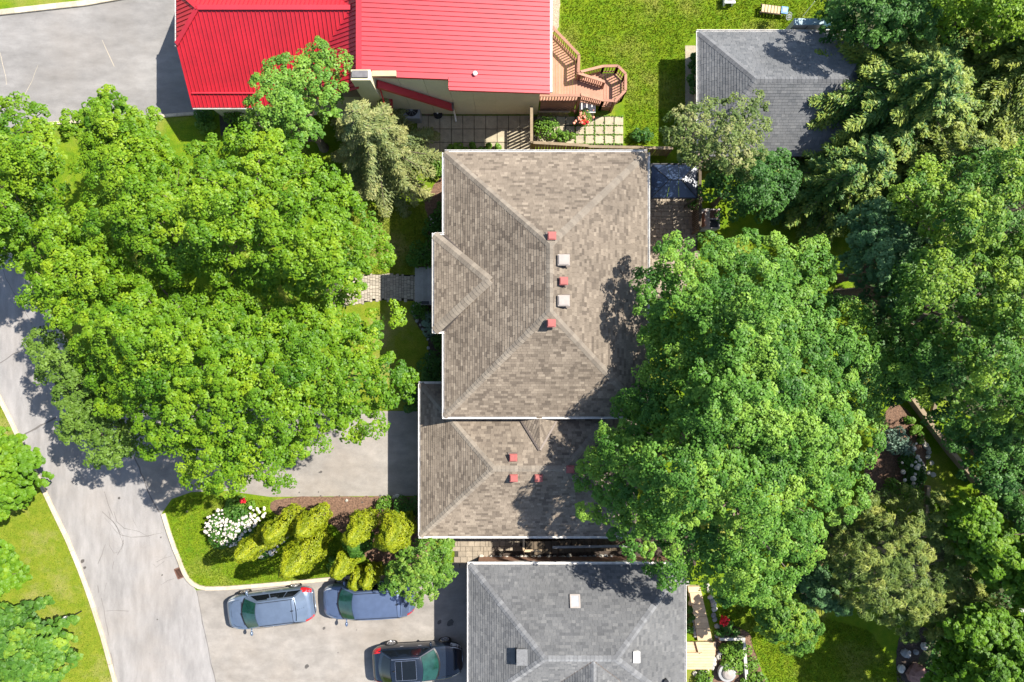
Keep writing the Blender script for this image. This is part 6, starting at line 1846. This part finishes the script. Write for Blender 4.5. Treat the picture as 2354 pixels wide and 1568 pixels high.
for u, v, r, lab in [(906, 1135, .11, 'pale stone at the shaded corner of the house driveway, left of two'), (913, 1132, .12, 'pale stone at the shaded corner of the house driveway, right of two'), (797, 1300 - 158, .08, 'small pale stone on the bark mulch strip by the house driveway')]:
    o = rock(None, (*XY(u, v + 8), 0), r, M['stone_white'], 'stone'); tag(o, lab, 'stone')

# ------------------------------------------------------------------ foundation planting of the brown house
GF = 'shrubs along the front of the brown-roofed house'
for args in [('clipped round dark shrub left of the porch roof, at the top of the front steps', (975, 590), .75, .85, 1.0, 'shrub'),
             ('smaller clipped shrub above the round one beside the porch roof', (1000, 558), .45, .4, .8, 'shrub'),
             ('feathery upright shrub in the dark mulch by the upper front wall', (1018, 488), .35, .55, 1.0, 'shrub'),
             ('low green shrub on the dark mulch just above the porch', (1000, 530), .6, .5, .6, 'shrub'),
             ('light green shrub at the north-west corner of the brown roof', (1012, 385), .5, .75, .8, 'shrub_lime'),
             ('clipped dark shrub just below the front steps', (968, 715), .55, .45, .7, 'shrub'),
             ('blue-green shrub below the porch roof corner', (990, 745), .45, .9, .6, 'shrub_blue'),
             ('rounded dark green shrub by the lower front wall', (1000, 838), .75, .75, 1.0, 'leaf_dark'),
             ('dark green shrub in the corner where the garage meets the house', (998, 872), .8, .55, .9, 'leaf_dark'),
             ('leafy shrub between the garage corner and the overhanging maple', (950, 915), .5, .9, 1.1, 'leaf_dark'),
             ('flat dark shrub by the wall, just below the porch roof', (1012, 785), .4, .5, .5, 'shrub')]:
    shrub('foundation_shrub', args[0], args[1], args[2], args[3], args[4], M[args[5]], group=GF)
be = empty('stone_edging', P(965, 740), 'curved row of small stones edging the bed below the front steps', 'edging')
for u, v in [(951, 705), (950, 716), (953, 727), (959, 737), (966, 747), (972, 757), (978, 768), (984, 780), (985, 800), (984, 815), (1000, 866 - 40), (985, 830), (984, 845)]:
    p = XY(u, v); rock(be, (p[0], p[1], 0), rnd.uniform(.07, .12), M['stone_grey'])
wp = shrub('white_flowers', 'small cluster of white flowers in the dark mulch by the front wall', (998, 508), .4, .4, .3, M['shrub'], cat='flowers')
blossoms(wp, [Vector((*XY(rnd.uniform(988, 1006), rnd.uniform(498, 520), .3), .32)) for _ in range(10)], .035, M['petal_white'])
lp_ = empty('porch_bench', P(978, 697), 'small dark iron bench end on the lowest front step', 'bench')
c = P(978, 696, .75)
m = MB(); m.box((c.x, c.y, .80), (.38, .16, .04)); m.box((c.x - .15, c.y, .62), (.03, .12, .32)); m.box((c.x + .15, c.y, .62), (.03, .12, .32)); m.build('frame', M['black'], lp_)

# ------------------------------------------------------------------ plants by the red house
shrub('hedge', 'low green hedge along the north eave of the brown-roofed house', (1090, 344), 2.4, .28, .6, M['shrub_lime'], lobes=16, cat='hedge')
shrub('patio_shrub', 'bright green bush in the corner of the slab patio by the pale-capped fence', (1256, 300), .62, .62, 1.0, M['shrub_lime'])
shrub('patio_shrub', 'low bright green plant in front of the bush on the slab patio', (1294, 316), .75, .3, .5, M['shrub_lime'])
shrub('patio_shrub', 'small dark bush on the lawn by the board fence', (1474, 316), .7, .4, .6, M['leaf_dark'])
fpot = empty('flower_pot', P(1343, 275), 'pot overflowing with pink and red flowers beside the grey box', 'flower pot')
c = P(1343, 270, .9)
m = MB(); m.lathe((c.x, c.y, .02), [(.18, 0), (.25, .5), (.28, .5), (.28, .56), (.2, .56)], 14); m.build('pot', M['rust'], fpot)
k_ = shrub('x', None, (1343, 272), .38, .38, .55, M['shrub_lime'], zb=.5, stems=False, leaf=.07)
for ch in list(k_.children):
    wl0 = root_loc(ch); ch.parent = fpot; ch.location = wl0 - fpot.location
bpy.data.objects.remove(k_)
blossoms(fpot, [Vector((c.x + rnd.gauss(0, .17), c.y + rnd.gauss(0, .18), .95 + rnd.uniform(-.08, .12))) for _ in range(46)], .05, M['petal_pink'], 'blossom')
blossoms(fpot, [Vector((c.x + rnd.gauss(.0, .07), c.y - .22 + rnd.gauss(0, .05), .95)) for _ in range(8)], .06, M['petal_red'], 'blossom')
shrub('entry_shrub', 'dark rounded shrub below the corner of the red wing roof', (478, 268), .6, .5, .8, M['shrub'])
shrub('entry_shrub', 'yellow-green shrub below the corner of the red wing roof', (478, 292), .62, .45, .6, M['shrub_lime'])
shrub('entry_shrub', 'flowering pale shrub between the red wing roof and the maple crowns', (545, 268), .5, .5, .8, M['shrub_lime'])
sheet('entry_path', [(503, 250), (535, 250), (535, 312), (508, 312)], .012, M['joint'])
shrub('hedge', 'dark leafy hedge along the west wall of the slate-roofed garage', (1592, 170), .35, 1.6, .7, M['leaf_dark'], lobes=10, cat='hedge')
shrub('terrace_vine', 'leafy vine on the terrace beside the lattice fence', (1590, 468), .35, .45, .8, M['leaf_dark'])

# ------------------------------------------------------------------ east garden and right-hand garden plants
GE = 'plants in the east garden of the grey-roofed house'
for lab, cc, rx, ry, h, mt in [('bed of bright green plants at the top of the timber planter', (1685, 1488), 1.0, .5, .45, 'shrub_lime'),
                               ('rounded bright green plant in the middle of the timber planter', (1680, 1520), .62, .6, .5, 'shrub_lime'),
                               ('small rounded green plant right of the timber planter', (1724, 1524), .42, .4, .45, 'shrub_lime'),
                               ('large-leaved green plant in the bottom corner below the timber planter', (1730, 1560), .8, .45, .5, 'shrub_lime'),
                               ('green plant growing among the pale rocks', (1614, 1556), .5, .5, .45, 'shrub_lime'),
                               ('leafy plants along the north edge of the timber planter', (1668, 1448), .75, .35, .4, 'shrub'),
                               ('narrow plants between the grey roof and the stone edging', (1582, 1420), .28, 1.0, .4, 'shrub')]:
    shrub('garden_plant', lab, cc, rx, ry, h, M[mt], group=GE, leaf=.11)
rr_ = shrub('red_flowers', 'round clump of scarlet flowers on the lawn beside the pale steps', (1666, 1430), .36, .36, .45, M['shrub'], cat='flowers')
blossoms(rr_, [Vector((*XY(1666 + rnd.gauss(0, 4.5), 1429 + rnd.gauss(0, 4.5), .5), .46 + rnd.uniform(-.05, .06))) for _ in range(60)], .055, M['petal_red'])
for lab, cc, rx, ry, h, mt, rot in [('silvery blue-green shrub with three lobes in the bark mulch', (2050, 1010), .62, .9, .8, 'shrub_blue', .3), ('second silvery blue-green shrub, right of the three-lobed one', (2075, 1030), .45, .4, .6, 'shrub_blue', 0),
                               ('strip of lime-green ground plants along the timber wall', (2098, 985), .35, 1.15, .35, 'shrub_lime', .55), ('leafy green plant inside the white stone ring', (2082, 1060), .6, .5, .5, 'shrub', 0),
                               ('green plants at the lower side of the white stone ring', (2095, 1098), .8, .45, .45, 'shrub', 0), ('bright round bush below the white stone ring', (2082, 1135), .72, .62, .9, 'shrub_lime', 0),
                               ('small tan-green bush left of the bright round one in the mulch', (2042, 1115), .4, .55, .6, 'shrub_lime', 0)]:
    shrub('bed_plant', lab, cc, rx, ry, h, M[mt], rot=rot, group='plants in the mulch bed by the timber wall')
wf_ = shrub('white_flowers', 'loose white flowers inside the white stone ring', (2100, 1075), .5, .6, .4, M['shrub'], cat='flowers')
blossoms(wf_, [Vector((*XY(u, v, .5), .5)) for u, v in [(2101, 1031), (2106, 1020), (2110, 1050), (2105, 1062), (2096, 1070), (2104, 1090), (2074, 1064), (2076, 1085), (2080, 1104), (2099, 1100), (2112, 1070), (2108, 1075), (2115, 1058), (2100, 1112)]], .10, M['petal_white'])
hs = shrub('white_flowers', 'scattered pale flowers in the dark soil between the biggest maple and the olive pine', (1870, 1285), 1.0, 1.2, .4, M['leaf_dark'], cat='flowers')
blossoms(hs, [Vector((*XY(rnd.uniform(1845, 1890), rnd.uniform(1265, 1345), .45), .45)) for _ in range(24)], .06, M['petal_pink'])
rdf = shrub('red_flowers', 'small red flower clump in the shade of the right-hand trees', (2193, 457), .3, .25, .5, M['leaf_dark'], cat='flowers', zb=.0)
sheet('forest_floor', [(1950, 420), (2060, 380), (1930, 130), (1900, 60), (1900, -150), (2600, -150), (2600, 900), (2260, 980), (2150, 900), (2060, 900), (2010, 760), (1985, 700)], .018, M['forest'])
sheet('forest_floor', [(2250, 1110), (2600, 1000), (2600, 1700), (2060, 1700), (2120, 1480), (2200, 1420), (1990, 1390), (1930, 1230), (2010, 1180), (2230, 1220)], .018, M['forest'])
# low ground cover under the wood at the right
C = []; n = 46000
us = npr.uniform(1930, 2500, n); vs = npr.uniform(-60, 1640, n)
ok = (us > 2060 + 110 * np.sin(vs * .006)) & ~((us < 2260) & (vs > 900) & (vs < 1200)) & ~((vs > 1380) & (us < 2130))
us, vs = us[ok], vs[ok]; zz = np.abs(npr.normal(.25, .22, len(us)))
pp = np.stack([(us - 1177) * K * (H - zz), (784 - vs) * K * (H - zz), zz], 1)
gc_ = leaf_object('ground_cover', pp, np.array([0, 0, 1.0]) + npr.normal(0, .5, pp.shape), npr.uniform(.10, .2, len(pp)), .5 + npr.normal(0, .2, len(pp)), M['leaf_dark'], None)
tag(gc_, 'low leafy ground cover beneath the trees on the right', 'ground cover', kind='stuff')
# short weeds in the joints of the patio behind the red house
C = []
for i in range(900):
    if rnd.random() < .5: u = 1233.5 + 22.2 * rnd.randint(3, 9); v = rnd.uniform(280, 336)
    else: v = 268 + 21.3 * rnd.randint(0, 3); u = rnd.uniform(1300, 1432)
    if not in_poly(u, v, [(1320, 268), (1432, 262), (1432, 338), (1250, 338), (1300, 310)]): continue
    p = XY(u + rnd.gauss(0, .7), v + rnd.gauss(0, .7)); C.append((p[0], p[1], .06 + rnd.random() * .05))
C = np.array(C)
wd_ = leaf_object('joint_weeds', C, np.array([0, 0, 1.0]) + npr.normal(0, .5, C.shape), npr.uniform(.05, .11, len(C)), .5 + npr.normal(0, .2, len(C)), M['shrub_lime'], None)
tag(wd_, 'weeds growing in the joints of the patio slabs', 'weeds', kind='stuff')
# grass tufts over the visible lawns
def tufts(name, label, poly, n, mat, hole=()):
    xs = [p[0] for p in poly]; ys = [p[1] for p in poly]
    u = npr.uniform(min(xs), max(xs), n); v = npr.uniform(min(ys), max(ys), n)
    ok = inside(u, v, poly)
    for h in hole: ok &= ~inside(u, v, h)
    u, v = u[ok], v[ok]
    c = np.stack([(u - 1177) * K * H, (784 - v) * K * H, np.full(len(u), .035)], 1)
    d = npr.normal(0, .5, (len(u), 3)); d[:, 2] = 1
    nn = npr.normal(size=(len(u), 3))
    o = blade_object(name, c, d, nn, npr.uniform(.06, .13, len(u)), npr.uniform(.02, .05, len(u)), .5 + npr.normal(0, .25, len(u)), mat, None)
    return tag(o, label, 'grass', kind='stuff')
M['blade'] = leaf_mat('grass_blade', (.08, .15, .008), (.15, .225, .012), (.25, .27, .035), .3)
tufts('grass', 'blades of grass on the kerbed island', [(385, 1180), (400, 1150), (440, 1137), (620, 1148), (620, 1180), (700, 1195), (800, 1250), (850, 1320), (740, 1328), (600, 1340), (520, 1346), (470, 1346), (440, 1334), (425, 1310), (405, 1260)], 26000, M['blade'])
tufts('grass', 'blades of grass on the lawn behind the red-roofed house', [(1290, 0), (1900, 0), (1900, 66), (1607, 66), (1575, 105), (1575, 330), (1440, 335), (1436, 240), (1445, 170), (1420, 148), (1340, 160), (1335, 120), (1290, 80)], 52000, M['blade'])
tufts('grass', 'blades of grass on the verge across the road', [(0, 930), (50, 1040), (120, 1180), (175, 1310), (228, 1460), (258, 1568), (0, 1568)], 9000, M['blade'])
tufts('grass', 'blades of grass on the sunny back lawn at the lower right', [(1655, 1400), (1760, 1380), (2000, 1450), (2080, 1568), (1770, 1568), (1735, 1500), (1720, 1450), (1660, 1445)], 22000, M['blade'])
tufts('grass', 'blades of grass in front of the brown-roofed house', [(770, 470), (975, 470), (980, 560), (945, 630), (800, 630)], 9000, M['blade'])
